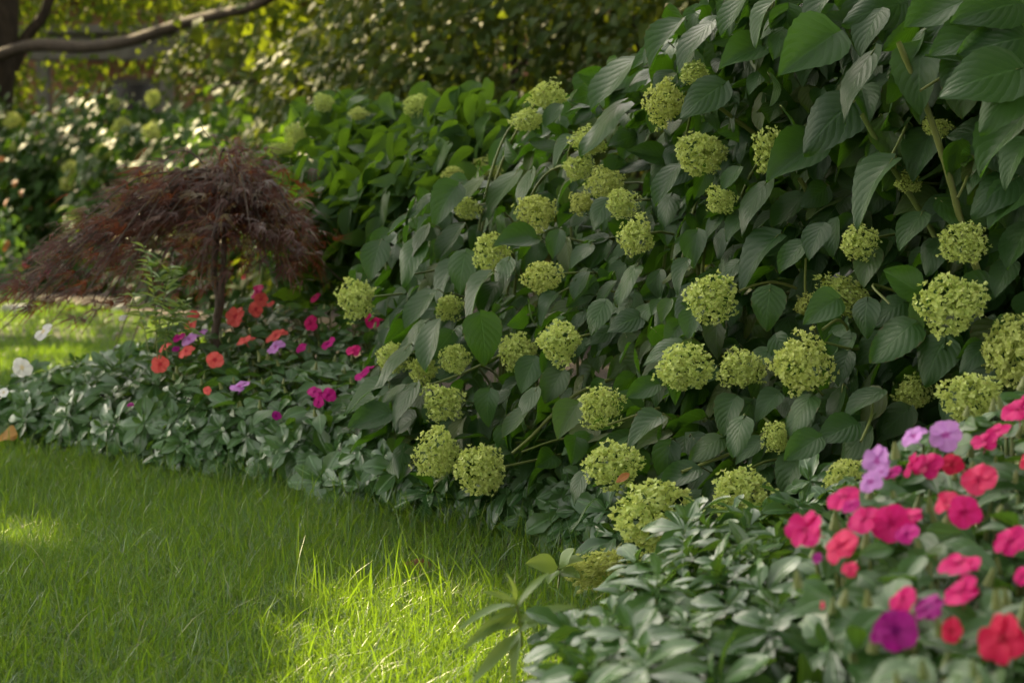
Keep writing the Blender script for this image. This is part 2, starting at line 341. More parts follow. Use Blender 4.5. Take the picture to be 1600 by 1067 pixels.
# grass: nobody could count it
def blades(acc, xy, hgt, wid, lean):
    K = len(xy); a = U(0, 2 * pi, K); ln = np.abs(RNG.normal(0, lean, K)) + .05; h = hgt * U(.45, 1.15, K); wd = wid * U(.6, 1.2, K)
    d = np.stack([np.cos(a), np.sin(a), 0 * a], 1); b = U(0, 2 * pi, K); s = np.stack([np.cos(b), np.sin(b), 0 * b], 1)
    base = np.stack([xy[:, 0], xy[:, 1], 0 * a], 1); up = np.array([0, 0, 1.]); L = []
    for v, ww in ((0, 1), (.38, .95), (.72, .65), (1, .06)):
        c = base + up * (h * v * (1 - .28 * ln * v))[:, None] + d * (h * ln * v ** 1.8)[:, None]
        L += [c - s * (wd * ww)[:, None] * .5, c + s * (wd * ww)[:, None] * .5]
    V = np.stack(L, 1).reshape(-1, 3); q = np.array([[0, 1, 3, 2], [2, 3, 5, 4], [4, 5, 7, 6]])
    F = (q[None] + (np.arange(K) * 8)[:, None, None]).reshape(-1, 4)
    cl = .5 + .28 * np.sin(xy[:, 0] * 9 + 1.3 * np.sin(xy[:, 1] * 7)) * np.sin(xy[:, 1] * 8 + 2)
    t = np.stack([np.clip(cl + U(-.4, .4, K), 0, 1), U(0, 1, K) ** .98], 1)
    acc.add(V, F, None, np.repeat(t, 8, 0))
def lawn_pts(n, x0, x1, y0, y1):
    p = np.stack([U(x0, x1, n), U(y0, y1, n)], 1); return p[~in_poly(p[:, 0], p[:, 1], BED)]
ga = Acc()
p = lawn_pts(185000, -1.5, .2, 2.0, 4.9)
thin = in_poly(p[:, 0], p[:, 1], [(-.32, 3.55), (.0, 3.3), (.2, 3.3), (.2, 3.75), (-.1, 3.9)]); p = p[~(thin & (U(0, 1, len(p)) < .55))]
blades(ga, p, .046, .0019, .9)
blades(ga, lawn_pts(9000, -1.5, .2, 2.0, 4.9), .085, .0024, .6)
blades(ga, lawn_pts(46000, -3.2, -.6, 4.5, 9), .055, .004, .5)
blades(ga, lawn_pts(40000, -7, -.8, 8.5, 18), .06, .007, .45)
blades(ga, lawn_pts(16000, -3.5, -1.4, 1.5, 5), .055, .005, .5)
# longer wisps along the bed edge
k = 900; i = RNG.integers(1, 8, k); tt = U(0, 1, (k, 1)); p = e[i] + (e[i + 1] - e[i]) * tt + np.stack([U(-.09, .03, k), U(-.09, .03, k)], 1)
blades(ga, p, .10, .0026, .6)
p = np.array([-.25, 3.15]) + RNG.normal(0, .11, (90, 2)); blades(ga, p, .12, .0028, .35)
tag(obj('grass', ga, M['grass']), 'green lawn grass with a patch of sun in the foreground', 'grass', kind='stuff')

# ------------------------------------------------------------------ the hydrangea bank
D1 = idw([(1500, 100, 2.75), (1550, 250, 2.8), (1400, 300, 2.98), (1250, 80, 3.05), (1100, 150, 3.4), (1040, 160, 3.5), (950, 150, 4.0), (850, 150, 4.3), (760, 265, 4.6), (900, 260, 3.95),
          (700, 320, 4.3), (840, 330, 4.0), (1000, 370, 3.6), (1200, 300, 3.35), (1340, 380, 3.1), (1500, 380, 2.92), (1490, 470, 2.88), (1110, 465, 3.25), (845, 430, 3.7), (640, 400, 4.2),
          (560, 465, 4.3), (720, 540, 3.75), (870, 535, 3.5), (1065, 575, 3.15), (1250, 570, 3.0), (1400, 650, 2.9), (1520, 620, 2.75), (1155, 770, 2.95), (1020, 805, 3.0), (955, 725, 3.15),
          (755, 735, 3.5), (685, 710, 3.6), (620, 640, 3.85), (690, 630, 3.7), (1320, 750, 2.75), (930, 890, 3.0), (1300, -200, 3.3), (1700, -200, 3.0), (1800, 400, 2.8)])
D2 = idw([(400, 230, 6.3), (500, 170, 6.4), (600, 170, 6.0), (750, 160, 5.3), (700, 250, 4.9), (560, 290, 5.3), (500, 350, 5.3), (450, 420, 5.4), (800, 250, 5.2), (620, 330, 5.0)])
BANK = [(1150, -320), (1085, 20), (1025, 70), (950, 130), (870, 160), (815, 205), (750, 260), (690, 290), (610, 350), (560, 400), (540, 470), (590, 500), (580, 590), (540, 640), (560, 690), (640, 740), (720, 790),
        (900, 850), (980, 920), (1300, 900), (1500, 900), (1950, 900), (1950, -320)]
BACK = [(390, 250), (440, 200), (480, 165), (540, 150), (640, 165), (720, 150), (790, 165), (860, 170), (860, 300), (640, 460), (440, 470), (390, 330)]
SH = [('tallest hydrangea with large dark leaves and thick bare stems at the right edge', (.95, 3.55)),
      ('hydrangea bearing the biggest lime flower head low beside the lawn corner', (.42, 3.75)),
      ('hydrangea with lime heads drooping over the pachysandra and the lawn edge', (.02, 4.15)),
      ('hydrangea whose two stacked lime heads stand highest on the crest of the bank', (.42, 4.75)),
      ('bright green blurred hydrangea directly behind the right side of the red maple', (-.75, 6.5)),
      ('blurred hydrangea with flat pale heads between the maple and the crest of the bank', (-.05, 6.1))]
shrubs = [thing('hydrangea_shrub', lb, 'hydrangea', (x, y, 0.02), 'hydrangea shrubs of the bank') for lb, (x, y) in SH]
SXY = np.array([s[1] for s in SH])
def owner(p, near=True):
    c = SXY[:4] if near else SXY[4:]; d = np.linalg.norm(np.asarray(p)[:, None, :2] - c[None], axis=2); return d.argmin(1) + (0 if near else 4)
HEADS = [(1490, 473, 104, 92), (1250, 570, 92, 96), (1065, 576, 94, 76), (1110, 464, 80, 74), (1503, 379, 78, 62), (1341, 379, 62, 52), (1518, 620, 96, 80), (1585, 550, 96, 104), (1022, 806, 134, 112), (1157, 769, 92, 76),
         (957, 725, 90, 76), (755, 735, 74, 84), (686, 710, 72, 78), (693, 629, 62, 58), (937, 636, 64, 64), (1160, 577, 72, 60), (873, 534, 70, 66), (845, 432, 58, 52), (558, 466, 58, 64), (995, 370, 54, 62),
         (771, 396, 54, 66), (840, 331, 62, 58), (948, 288, 60, 50), (971, 319, 54, 44), (902, 262, 52, 40), (920, 222, 56, 42), (825, 188, 54, 38), (856, 151, 60, 42), (1041, 160, 58, 74), (1099, 240, 82, 70), (1207, 241, 52, 74),
         (1127, 313, 46, 42), (1318, 462, 84, 56), (1085, 113, 46, 34), (810, 549, 60, 58), (712, 560, 42, 50), (662, 577, 44, 48), (1425, 616, 56, 54), (1320, 752, 74, 66), (932, 889, 96, 58), (1030, 876, 66, 44), (1213, 683, 40, 46),
         (1462, 198, 44, 30), (1418, 286, 44, 32), (612, 560, 46, 52), (910, 318, 40, 34), (1262, 478, 40, 40), (730, 325, 40, 36), (1655, 500, 90, 80), (1660, 300, 80, 70), (700, 480, 40, 40)]
HEADS2 = [(507, 160, 38, 26), (652, 165, 46, 34), (462, 210, 34, 32), (440, 232, 40, 20), (757, 265, 48, 34), (560, 178, 30, 22), (705, 272, 34, 22)]
hp = np.array(HEADS, float); hd = D1(hp[:, 0], hp[:, 1]) - .06
for lo in ((1318, 462), (1462, 198), (1418, 286), (810, 549), (662, 577), (612, 560), (1262, 478), (700, 480), (1425, 616)):   # heads sunk deeper among the leaves
    hd[[i for i in range(len(HEADS)) if HEADS[i][:2] == lo][0]] += .14

def head_mesh(seed):                                      # mop head of four-sepalled florets, radius 1
    r = np.random.default_rng(seed); a = Acc(); n = 420
    i = np.arange(n) + .5; ph = np.arccos(1 - 2 * i / n); th = pi * (1 + 5 ** .5) * i
    d = np.stack([np.cos(th) * np.sin(ph), np.sin(th) * np.sin(ph), np.cos(ph)], 1); d = nrm(d + r.normal(0, .1, (n, 3)))
    lump = 1 + .20 * np.sin(d[:, 0] * 4 + seed) * np.sin(d[:, 1] * 5 + 2 * seed) + .11 * np.sin(d[:, 2] * 5 + seed) + .14 * np.sin(d[:, 1] * 3 + 3 * seed)
    keep = r.uniform(0, 1, n) > .10; rad = lump * r.uniform(.74, 1.06, n)
    T0 = r.normal(0, 1, (n, 3)); sep = leaf(3, 2, lambda v: .40 * max(sin(pi * min(max(v, .03) ** .9, .97)), 0) ** .55, .25, -.35, .05, seed=seed)
    for q in range(4):
        nn = nrm(d + r.normal(0, .5, (n, 3))); x = nrm(np.cross(nn, T0)); y = np.cross(nn, x); an = q * pi / 2 + r.normal(0, .12, n)
        T = x * np.cos(an)[:, None] + y * np.sin(an)[:, None]; T = nrm(T + nn * .25)
        t = np.stack([np.clip(r.normal(.5, .28, n), 0, 1), r.uniform(0, .9, n)], 1)
        a.inst(sep, (d * rad[:, None])[keep], T[keep], (nn + .0)[keep], (r.uniform(.10, .175, n))[keep], t[keep])
    for k in range(26):                                    # inner stalks
        e_ = d[r.integers(n)]; tube(a, [e_ * 0, e_ * .5 + r.normal(0, .03, 3), e_ * .9], .03, .015, 4, 2, tint=np.array([.1, .5]))
    return a.mesh('flower_head', M['head'])
HM = [head_mesh(s) for s in range(9)]
def add_head(px, py, wpx, hpx, d, root, i):
    p = P(px, py, d); r = .5 * wpx * d / FPX * .93; asp = hpx / wpx
    # the globe is wider than tall or leaning; axis tilts as it droops
    ax = nrm(np.array([U(-.35, .35), U(-.3, .1), 1.])); v = nrm(p - CAMP); side = nrm(np.cross(v, ax) + U(-.1, .1, 3))
    from mathutils import Matrix
    X = nrm(np.cross(ax, v)); Z = np.cross(X, ax); rz = U(0, 6.28)
    o = bpy.data.objects.new('flower_head', HM[i % len(HM)]); C.objects.link(o); o.parent = root
    R = np.stack([X, Z, ax], 1) @ np.diag([r, r * (1 + asp) / 2, r * asp])
    rot = np.array([[cos(rz), -sin(rz), 0], [sin(rz), cos(rz), 0], [0, 0, 1]])
    if i % 2: rot = rot @ np.diag([1, -1, -1.])
    A = R @ rot; q = p - np.array(root.location)
    o.matrix_local = Matrix([[*A[k], q[k]] for k in range(3)] + [[0, 0, 0, 1]])
    b = np.array(root.location); back = nrm(np.array([b[0], max(b[1], p[1] + .3), 0]) - p * np.array([1, 1, 0]))
    q0 = p + back * r * .3; q3 = np.array([b[0] + U(-.15, .15), max(b[1], p[1] + .3) + U(-.1, .15), b[2]])
    q1 = p + back * (.22 + r) + np.array([U(-.03, .03), 0, U(.0, .05)]); q2 = q3 + np.array([0, 0, p[2] * .7 + U(.05, .2)])
    t = np.linspace(0, 1, 16)[:, None]; bz = (1 - t) ** 3 * q0 + 3 * t * (1 - t) ** 2 * q1 + 3 * t * t * (1 - t) * q2 + t ** 3 * q3
    st = Acc(); tube(st, bz, .0020, .0042, 6, 1); obj('stem', st, M['stem'], root)
for i, (h, d) in enumerate(zip(HEADS, hd)):
    add_head(*h, d, shrubs[owner([P(h[0], h[1], d)])[0]], i)
for i, h in enumerate(HEADS2):
    d = float(D2(h[0], h[1])) - .08; add_head(*h, d, shrubs[owner([P(h[0], h[1], d)], False)[0]], i + 3)

# bare stems the photo shows: pixel paths carried to their real depth
STEMS = [([(1347, 179), (1372, 225), (1395, 262), (1425, 310), (1455, 358), (1490, 440)], .0050, -.05), ([(1404, 66), (1420, 105), (1438, 142), (1452, 180), (1465, 219), (1484, 280), (1502, 348), (1530, 430)], .0052, -.06),
         ([(1117, 162), (1150, 188), (1192, 219), (1240, 262)], .0048, -.02), ([(1249, 280), (1272, 312), (1310, 358), (1350, 420)], .0052, -.04), ([(1155, 455), (1178, 446), (1205, 441), (1235, 447), (1262, 461)], .0024, -.04),
         ([(1259, 404), (1259, 461), (1275, 520)], .0022, -.03), ([(665, 603), (700, 592), (746, 573), (800, 545)], .0026, -.03), ([(800, 708), (830, 682), (857, 654), (885, 628), (911, 610), (960, 590)], .0032, -.06),
         ([(815, 706), (860, 690), (908, 679), (950, 665)], .0022, -.05), ([(950, 664), (990, 650), (1030, 637)], .0022, -.04), ([(1065, 737), (1105, 722), (1151, 704), (1190, 680), (1228, 655)], .0030, -.05),
         ([(1438, 142), (1475, 118), (1500, 92)], .0024, -.05), ([(1392, 245), (1410, 210), (1420, 185)], .0022, -.05),          ([(1496, 310), (1510, 280), (1522, 245)], .0022, -.06),          ([(1285, 515), (1310, 500), (1325, 520), (1300, 545)], .0026, -.04), ([(1290, 535), (1330, 545), (1358, 543)], .0022, -.04), ([(1275, 605), (1290, 622), (1300, 632)], .0024, -.05), ([(1390, 475), (1365, 445), (1440, 470)], .0022, -.02),
         ([(1175, 730), (1200, 720), (1235, 716)], .0022, -.03), ([(1345, 690), (1360, 655), (1363, 630)], .0024, -.03), ([(860, 376), (890, 374), (915, 378), (960, 372)], .0026, -.03), ([(955, 455), (985, 460), (1005, 466)], .0022, -.03),
         ([(865, 465), (890, 450), (940, 440)], .0022, -.02), ([(640, 430), (690, 420), (720, 412)], .0026, -.03)]
for path, r, off in STEMS:
    q = np.array(path, float); d = float(D1(*q[0])) + off + np.linspace(0, .08, len(q)); w = P(q[:, 0], q[:, 1], d)
    k = owner(w[-1:])[0]; 
    if len(path) > 3 and r > .0045: w = np.vstack([w, P(q[-1, 0] + 40, q[-1, 1] + 90, d[-1] + .2), P(q[-1, 0] + 60, q[-1, 1] + 230, d[-1] + .35)])
    a = Acc(); tube(a, w, r * .8, r * 1.1, 8, 5, bump=.09); obj('stem', a, M['stem'], shrubs[k])

# hero leaves: px, py, projected length, tip angle (0 right, 90 down), facing (1 flat to the lens .. .2 edge-on), depth offset
HL = [(1262, 80, 112, 148, .9, -.1), (1096, 152, 96, 150, .85, -.12), (1293, 190, 112, 142, .8, -.1), (1330, 125, 120, 128, .35, -.14), (1355, 50, 80, 120, .6, -.06), (1535, 118, 130, 170, .8, -.1), (1565, 158, 108, 140, .8, -.14),
      (1552, 66, 112, 175, .75, -.06), (1500, 62, 104, 165, .7, -.02), (1560, 222, 118, 135, .55, -.1), (1432, 120, 100, 100, .9, .02), (1238, 248, 104, 150, .8, -.1), (1355, 290, 116, 135, .45, -.1), (1158, 85, 80, 160, .7, -.05),
      (1365, 14, 96, 170, .8, -.05), (1145, 22, 96, 125, .35, -.06), (1185, 30, 76, 130, .3, -.05), (1080, 72, 110, 130, .32, -.08), (1170, 318, 92, 130, .4, -.08), (1141, 280, 52, 130, .5, -.05), (1438, 243, 84, 115, .85, .04),
      (1580, 250, 80, 130, .6, -.03), (1572, 320, 90, 140, .7, -.05), (1178, 400, 116, 140, .5, -.06), (1272, 377, 68, 118, .7, -.05), (1236, 402, 72, 135, .6, -.06), (1198, 482, 74, 100, .95, -.02), (1283, 482, 72, 150, .95, -.09),
      (1350, 497, 66, 100, .8, -.07), (1354, 418, 72, 110, .8, -.05), (1408, 438, 74, 215, .85, -.04), (1392, 532, 106, 145, .75, -.04), (1386, 488, 76, 150, .8, .0), (1458, 562, 90, 120, .9, .02), (1519, 556, 70, 145, .7, -.02),
      (1588, 385, 92, 120, .6, -.08), (1134, 648, 70, 118, .85, -.07), (1150, 683, 72, 112, .7, -.09), (1196, 632, 62, 140, .8, -.02), (1246, 650, 84, 125, .6, -.07), (1345, 628, 86, 150, .4, -.04), (1306, 674, 80, 160, .8, -.03),
      (1394, 660, 82, 140, .9, .03), (1316, 577, 62, 110, .8, .0), (1080, 507, 56, 110, .8, -.02), (1565, 435, 72, 120, .8, -.04), (1252, 700, 76, 150, .85, -.06), (757, 530, 88, 80, .95, -.1), (803, 375, 78, 178, .6, -.1),
      (719, 425, 74, 105, .85, -.08), (738, 461, 96, 130, .28, -.1), (868, 383, 50, 105, .9, -.07), (672, 542, 92, 108, .4, -.1), (931, 495, 64, 122, .8, -.07), (974, 445, 80, 125, .4, -.07), (975, 502, 64, 165, .8, -.03),
      (1036, 546, 80, 165, .6, -.0), (885, 657, 72, 125, .85, -.09), (820, 630, 66, 130, .5, -.08), (803, 662, 66, 135, .45, -.08), (823, 586, 66, 115, .9, .0), (864, 605, 66, 120, .85, -.01), (760, 637, 62, 100, .9, -.02),
      (1002, 667, 76, 150, .6, -.07), (575, 655, 78, 165, .7, -.1), (624, 630, 90, 132, .4, -.14), (567, 613, 82, 160, .35, -.08), (635, 407, 84, 122, .55, -.08), (648, 377, 70, 130, .4, -.08), (584, 408, 70, 110, .8, .03),
      (653, 485, 84, 132, .4, -.08), (602, 571, 100, 140, .22, -.1), (1002, 610, 62, 160, .8, -.02), (905, 448, 54, 120, .5, -.05), (692, 317, 80, 130, .85, -.12), (732, 303, 70, 128, .3, -.1), (780, 303, 100, 130, .3, -.08),
      (813, 296, 80, 122, .35, -.08), (935, 196, 126, 138, .28, -.14), (955, 132, 124, 135, .3, -.12), (1035, 66, 104, 132, .4, -.1), (923, 121, 52, 200, .9, -.05), (875, 232, 60, 140, .4, -.08), (935, 333, 60, 122, .8, -.07),
      (1040, 290, 84, 125, .45, -.08), (862, 182, 50, 130, .6, -.08), (1040, 330, 60, 110, .7, -.04), (1085, 390, 66, 100, .9, .0), (1455, 400, 66, 120, .8, .02), (1180, 560, 60, 150, .6, .05), (1230, 745, 80, 120, .8, .0),
      (1100, 700, 70, 150, .7, -.03), (1080, 790, 60, 130, .8, .02), (1200, 790, 70, 110, .9, .06), (1060, 745, 76, 160, .6, -.05), (900, 760, 60, 120, .6, .05), (985, 835, 50, 130, .5, -.02), (1110, 830, 70, 140, .7, .02),
      (700, 380, 80, 130, .4, -.05), (690, 440, 84, 128, .4, -.04), (640, 530, 84, 135, .4, -.06), (760, 470, 70, 120, .6, -.03), (850, 480, 60, 130, .5, -.02), (780, 430, 66, 120, .5, -.04), (905, 400, 56, 140, .5, -.03),
      (1150, 350, 70, 135, .5, -.03), (1060, 430, 60, 120, .6, -.02), (1230, 330, 76, 140, .5, -.02), (1420, 360, 80, 130, .6, -.03), (1550, 300, 90, 150, .7, -.02), (1460, 20, 110, 160, .6, -.04), (1540, 15, 110, 170, .8, -.08), (1270, 20, 80, 130, .5, -.02)]
hl = np.array(HL, float); hld = D1(hl[:, 0], hl[:, 1]) + hl[:, 5]
fol = [Acc() for _ in SH]
def petiole(acc, base, T, root, L):
    for b, t, l in zip(base, T, L):
        if U() < .45: continue
        e_ = b - t * l * .2 + np.array([U(-.1, .3), .7, -.2]) * l
        tube(acc, [b + t * l * .02, b - t * l * .16 + np.array([0, .012, .0]), e_], .0009, .0014, 4, 3, slot=1)
def place_hero():
    for (px, py, ln, an, fc, off), d in zip(HL, hld):
        c = P(px, py, d); v = nrm(c - CAMP); t = RGT * cos(radians(an)) - UPV * sin(radians(an)); T = nrm(t * .94 - v * .22)
        n0 = nrm(-v - T * (-v @ T)); s = np.cross(T, n0); s = s if s[2] > 0 else -s
        th = math.acos(min(fc, .99)); N = n0 * cos(th) + s * sin(th); L = ln * d / FPX * (.96 if px > 1150 and py < 340 else .84)
        k = owner([c])[0]; b = c - T * L * .48
        fol[k].insts(HYD, [b], [T], [N], [L], np.array([[U(.1, .9), U(0, .9)]]), wid=[U(.95, 1.12)])
        petiole(fol[k], [b], [T], None, [L])
place_hero()
def scatter_bank(n, mask, D, d0, d1, near, size, tps, front=False):
    px = U(380, 1950, n) if near else U(380, 870, n); py = U(-320, 920, n) if near else U(140, 480, n)
    m = in_poly(px, py, mask); px, py = px[m], py[m]; K = len(px); d = D(px, py) + U(d0, d1, K)
    c = P(px, py, d); ok = c[:, 2] > np.where(px < 1050, .13, .05)
    cav = np.sin(c[:, 0] * 23 + 2 * np.sin(c[:, 2] * 11)) * np.sin(c[:, 2] * 21 + 1.5 * np.sin(c[:, 0] * 13)) + .5 * np.sin(c[:, 1] * 17 + c[:, 0] * 9)
    ok &= cav < (.42 if d1 < .5 else .95)
    if near:
        L = U(*size, K) * (1 + .25 * np.clip((px - 1150) / 400, 0, 1) * np.clip((450 - py) / 300, 0, 1))
        for (hx, hy, hw, hh), h in zip(HEADS, hd):
            rr = np.hypot((px - hx) / (hw * .5 + L * FPX / d * .34), (py - hy) / (hh * .5 + L * FPX / d * .34)); ok &= ~((rr < 1) & (d < h + .05))
        for q, dh in zip(hl, hld): ok &= ~((np.hypot(px - q[0], py - q[1]) < q[2] * .55) & (d < dh + .02))
    else: L = U(*size, K)
    px, py, c, L, d = px[ok], py[ok], c[ok], L[ok], d[ok]; K = len(px)
    w = np.clip((px - 850) / 350, 0, 1)[:, None] if near else np.zeros((K, 1))
    T = (1 - w) * np.array([-.74, -.32, -.55]) + w * np.array([-.58, -.30, -.66]) + RNG.normal(0, .45, (K, 3))
    if not near: T = T + np.where(RNG.uniform(0, 1, (K, 1)) < .4, 1., 0.) * np.array([.3, .2, 1.0])
    N = (1 - w) * np.array([-.55, -.25, .80]) + w * np.array([-.30, -.62, .70]) + RNG.normal(0, .52, (K, 3))
    own = owner(c, near); T = nrm(T)
    for k in range(len(SH)):
        q = own == k
        if q.any():
            fol[k].insts(tps, c[q] - T[q] * L[q][:, None] * .5, T[q], N[q], L[q], wid=U(.72, 1.12, q.sum()) if near else U(.6, .9, q.sum()))
            if front: petiole(fol[k], c[q] - T[q] * L[q][:, None] * .5, T[q], None, L[q])
scatter_bank(3600, BANK, D1, .0, .15, True, (.036, .070), HYD, True)
scatter_bank(4600, BANK, D1, .10, .36, True, (.042, .076), HYD)
scatter_bank(2600, BANK, D1, .3, .9, True, (.06, .10), HYD)
scatter_bank(2000, BACK, D2, -.08, .34, False, (.055, .10), HYD)
scatter_bank(900, BACK, D2, .2, .9, False, (.085, .125), HYD)
for k, r in enumerate(shrubs): obj('foliage', fol[k], [M['hyd'] if k < 4 else M['hydfar'], M['stem']], r)

# ------------------------------------------------------------------ pachysandra ground cover (nobody could count it)
def cover(acc, poly, n, size, zf, outward, tiltk):
    q = np.array(poly); x = U(q[:, 0].min(), q[:, 0].max(), n); y = U(q[:, 1].min(), q[:, 1].max(), n); m = in_poly(x, y, poly) & (RNG.uniform(0, 1, n) < .78); x, y = x[m], y[m]; K = len(x)
    z = zf(x, y) + U(-.035, .03, K); p = np.stack([x, y, z], 1); N = np.array([0, 0, 1.]) + np.array(outward) * tiltk + RNG.normal(0, .38, (K, 3))
    a = U(0, 2 * pi, K); T = np.stack([np.cos(a), np.sin(a), 0 * a], 1)
    # template axis +Z is the rosette axis; insts wants Y = T in the plane
    N = nrm(N); T = nrm(T - N * (T * N).sum(1, keepdims=True))
    acc.insts(WH, p, T, N, U(*size, K))
    for b in p[RNG.uniform(0, 1, K) < .6]:
        tube(acc, [b, b - np.array([U(-.01, .01), U(-.01, .01), min(b[2] - .01, .12)])], .0018, .0022, 4, 2, slot=1)
def edge_dist(x, y):                                      # distance to the bed's lawn edge
    d = np.full(np.shape(x), 9.)
    for i in range(0, 11):
        a_, b_ = e[i], e[i + 1]; ab = b_ - a_; t = np.clip(((x - a_[0]) * ab[0] + (y - a_[1]) * ab[1]) / (ab @ ab), 0, 1)
        d = np.minimum(d, np.hypot(x - a_[0] - ab[0] * t, y - a_[1] - ab[1] * t))
    return d
PL = [(-1.95, 5.98), (-1.34, 5.22), (-.95, 4.78), (-.61, 4.50), (-.316, 4.10), (-.1, 3.84), (.10, 3.64), (.3, 3.7), (.1, 4.2), (-.3, 4.6), (-.45, 5.2), (-.65, 5.85), (-1.05, 5.85), (-1.4, 5.62), (-1.95, 6.1)]
pa = Acc()
cover(pa, PL, 860, (.066, .094), lambda x, y: (.07 + .115 * np.clip(edge_dist(x, y) / .22, 0, 1)) * np.clip(1.25 + .45 * (x + .4), .65, 1), (-.35, -.75, 0), .55)
cover(pa, PL, 650, (.062, .088), lambda x, y: .055 + .08 * np.clip(edge_dist(x, y) / .25, 0, 1), (-.35, -.75, 0), .7)
k = 260; i = RNG.integers(0, 7, k); tt = U(0, 1, (k, 1)); w = e[i] + (e[i + 1] - e[i]) * tt + np.stack([U(-.02, .05, k), U(-.05, .06, k)], 1)
N = nrm(np.array([-.40, -.85, .75]) + RNG.normal(0, .25, (k, 3))); T = RNG.normal(0, 1, (k, 3)); T = nrm(T - N * (T * N).sum(1, keepdims=True))
pa.insts(WH, np.stack([w[:, 0], w[:, 1], U(.03, .13, k)], 1), T, N, U(.062, .09, k))
tag(obj('pachysandra', pa, [M['pac'], M['stem']]), 'grey green pachysandra ground cover spilling along the lawn edge under the red maple', 'ground cover', kind='stuff')
PR = [(-.06, 1.4), (-.05, 1.6), (-.02, 1.85), (.05, 2.12), (.15, 2.42), (.28, 2.68), (.48, 2.95), (.85, 2.9), (.8, 2.0), (.7, 1.4)]
pb = Acc()
cover(pb, PR, 640, (.048, .068), lambda x, y: .10 + .105 * np.clip((x + .05 - .16 * np.clip(y - 1.8, 0, 1)) / .16, 0, 1), (-.5, -.35, 0), .45)
cover(pb, PR, 420, (.046, .062), lambda x, y: .06 + .06 * np.clip((x + .03) / .2, 0, 1), (-.5, -.35, 0), .6)
tag(obj('pachysandra', pb, [M['pac'], M['stem']]), 'blurred pachysandra ground cover in the foreground below the hot pink flowers', 'ground cover', kind='stuff')

# ------------------------------------------------------------------ impatiens
def imp_flower(seed):
    r = np.random.default_rng(seed); a = Acc()
    pt = [leaf(6, 5, lambda v: .50 * max(sin(pi * min(max(v, .02) ** 1.35 * .95, .97)), 0) ** .55 * 1.12, .06, r.uniform(-.05, .32), .06, seed=seed * 7 + k) for k in range(5)]
    a0 = r.uniform(0, 1)
    for k in range(5):
        an = k * 2 * pi / 5 + a0 + r.uniform(-.12, .12); T = np.array([cos(an), sin(an), r.uniform(-.05, .2)]); N = np.array([r.normal(0, .12), r.normal(0, .12), 1.])
        a.inst(pt[k], [[0, 0, .012 * k]], T, N, [r.uniform(.88, 1.08)])
    tube(a, [[0, 0, -.05], [.0, -.1, -.45], [.25, -.5, -.75]], .05, .02, 5, 3)   # nectar spur
    return a
FM = {}
def flower_mesh(col, s):
    if (col, s) not in FM: FM[col, s] = imp_flower(s + 3).mesh('flower', PET[col])
    return FM[col, s]
def DL(py): return np.interp(py, [440, 490, 560, 620, 650], [5.5, 5.1, 4.75, 4.4, 4.2])
def DR(py): return np.interp(py, [600, 680, 1000, 1300], [2.25, 2.09, 1.5, 1.1])
def bed_of_impatiens(plants, flowers, D, poly, n, lsize, group, back=.05, fsc=.47, base_z=.03):
    cen = np.array([p[1] for p in plants], float)
    roots = []
    for lb, (px, py), cols in plants:
        b = P(px, py, D(py)); roots.append(thing('impatiens_plant', lb, 'flowering plant', (b[0], b[1] + back, base_z), group))
    for i, (px, py, sz, fc, col) in enumerate(flowers):
        c = [k for k in range(len(plants)) if col in plants[k][2]] or list(range(len(plants)))
        k = min(c, key=lambda j: np.hypot(cen[j][0] - px, cen[j][1] - py))
        d = float(D(py)) - .03; p = P(px, py, d); r = sz * d / FPX * fsc
        v = nrm(CAMP - p)
        if fc == 's': N = nrm(np.array([-.50, -.2, .72]) + v * .34 + RNG.normal(0, .08, 3))
        else: N = nrm(v * .8 + np.array([-.28, 0, .32]) + RNG.normal(0, .28, 3))
        T = nrm(np.cross(N, RNG.normal(0, 1, 3))); T = np.cross(T, N)
        put('flower', flower_mesh(col, i % 5), roots[k], p, T, N, r, U(.95, 1.08))
    px = U(min(q[0] for q in poly), max(q[0] for q in poly), n); py = U(min(q[1] for q in poly), max(q[1] for q in poly), n)
    m = in_poly(px, py, poly); px, py = px[m], py[m]; K = len(px); d = D(py) + U(.0, .16, K); deep = U(0, 1, K) < .45; d = d + deep * U(.05, .35, K)
    c = P(px, py, d); L = U(*lsize, K); ok = (c[:, 2] > .04)
    for fx, fy, sz, *_ in flowers: ok &= ~((np.hypot(px - fx, py - fy) < sz * .55 + L * FPX / d * .22) & (d < D(fy) + .03))
    px, py, d, c, L = px[ok], py[ok], d[ok], c[ok], L[ok]; K = len(px); a = U(0, 2 * pi, K)
    T = np.stack([np.cos(a), np.sin(a) - .35, U(-.45, .25, K)], 1); N = np.array([-.25, -.35, .9]) + RNG.normal(0, .32, (K, 3))
    own = np.array([np.hypot(cen[:, 0] - x, cen[:, 1] - y).argmin() for x, y in zip(px, py)])
    for k, r in enumerate(roots):
        acc = Acc(); q = own == k
        if q.any(): acc.insts(IMP, c[q] - nrm(T[q]) * L[q][:, None] * .5, T[q], N[q], L[q], wid=U(.95, 1.3, q.sum()))
        for b in c[q][::4]: tube(acc, [b + [0, 0, -.005], b * .75 + np.array(r.location) * .25, np.array(r.location)], .0016, .0035, 5, 3, slot=1)
        for b in c[q][::9]:                                # fat pale buds and pods
            acc.inst(BUD, [b + np.array([U(-.02, .02), -.01, U(.01, .025)])], [[U(-.3, .3), -.2, 1]], [[0, -1, 0]], [U(.012, .018)], slot=1)
        if acc.n: obj('foliage', acc, [M['imp'], M['stem']], r)
bd = Acc(); tube(bd, [[0, 0, -.5], [0, 0, 0], [0, 0, .5]], .3, .1, 6, 3); BUD = (np.concatenate(bd.v)[:, [0, 2, 1]].astype(float), np.concatenate(bd.f), np.concatenate(bd.uv))
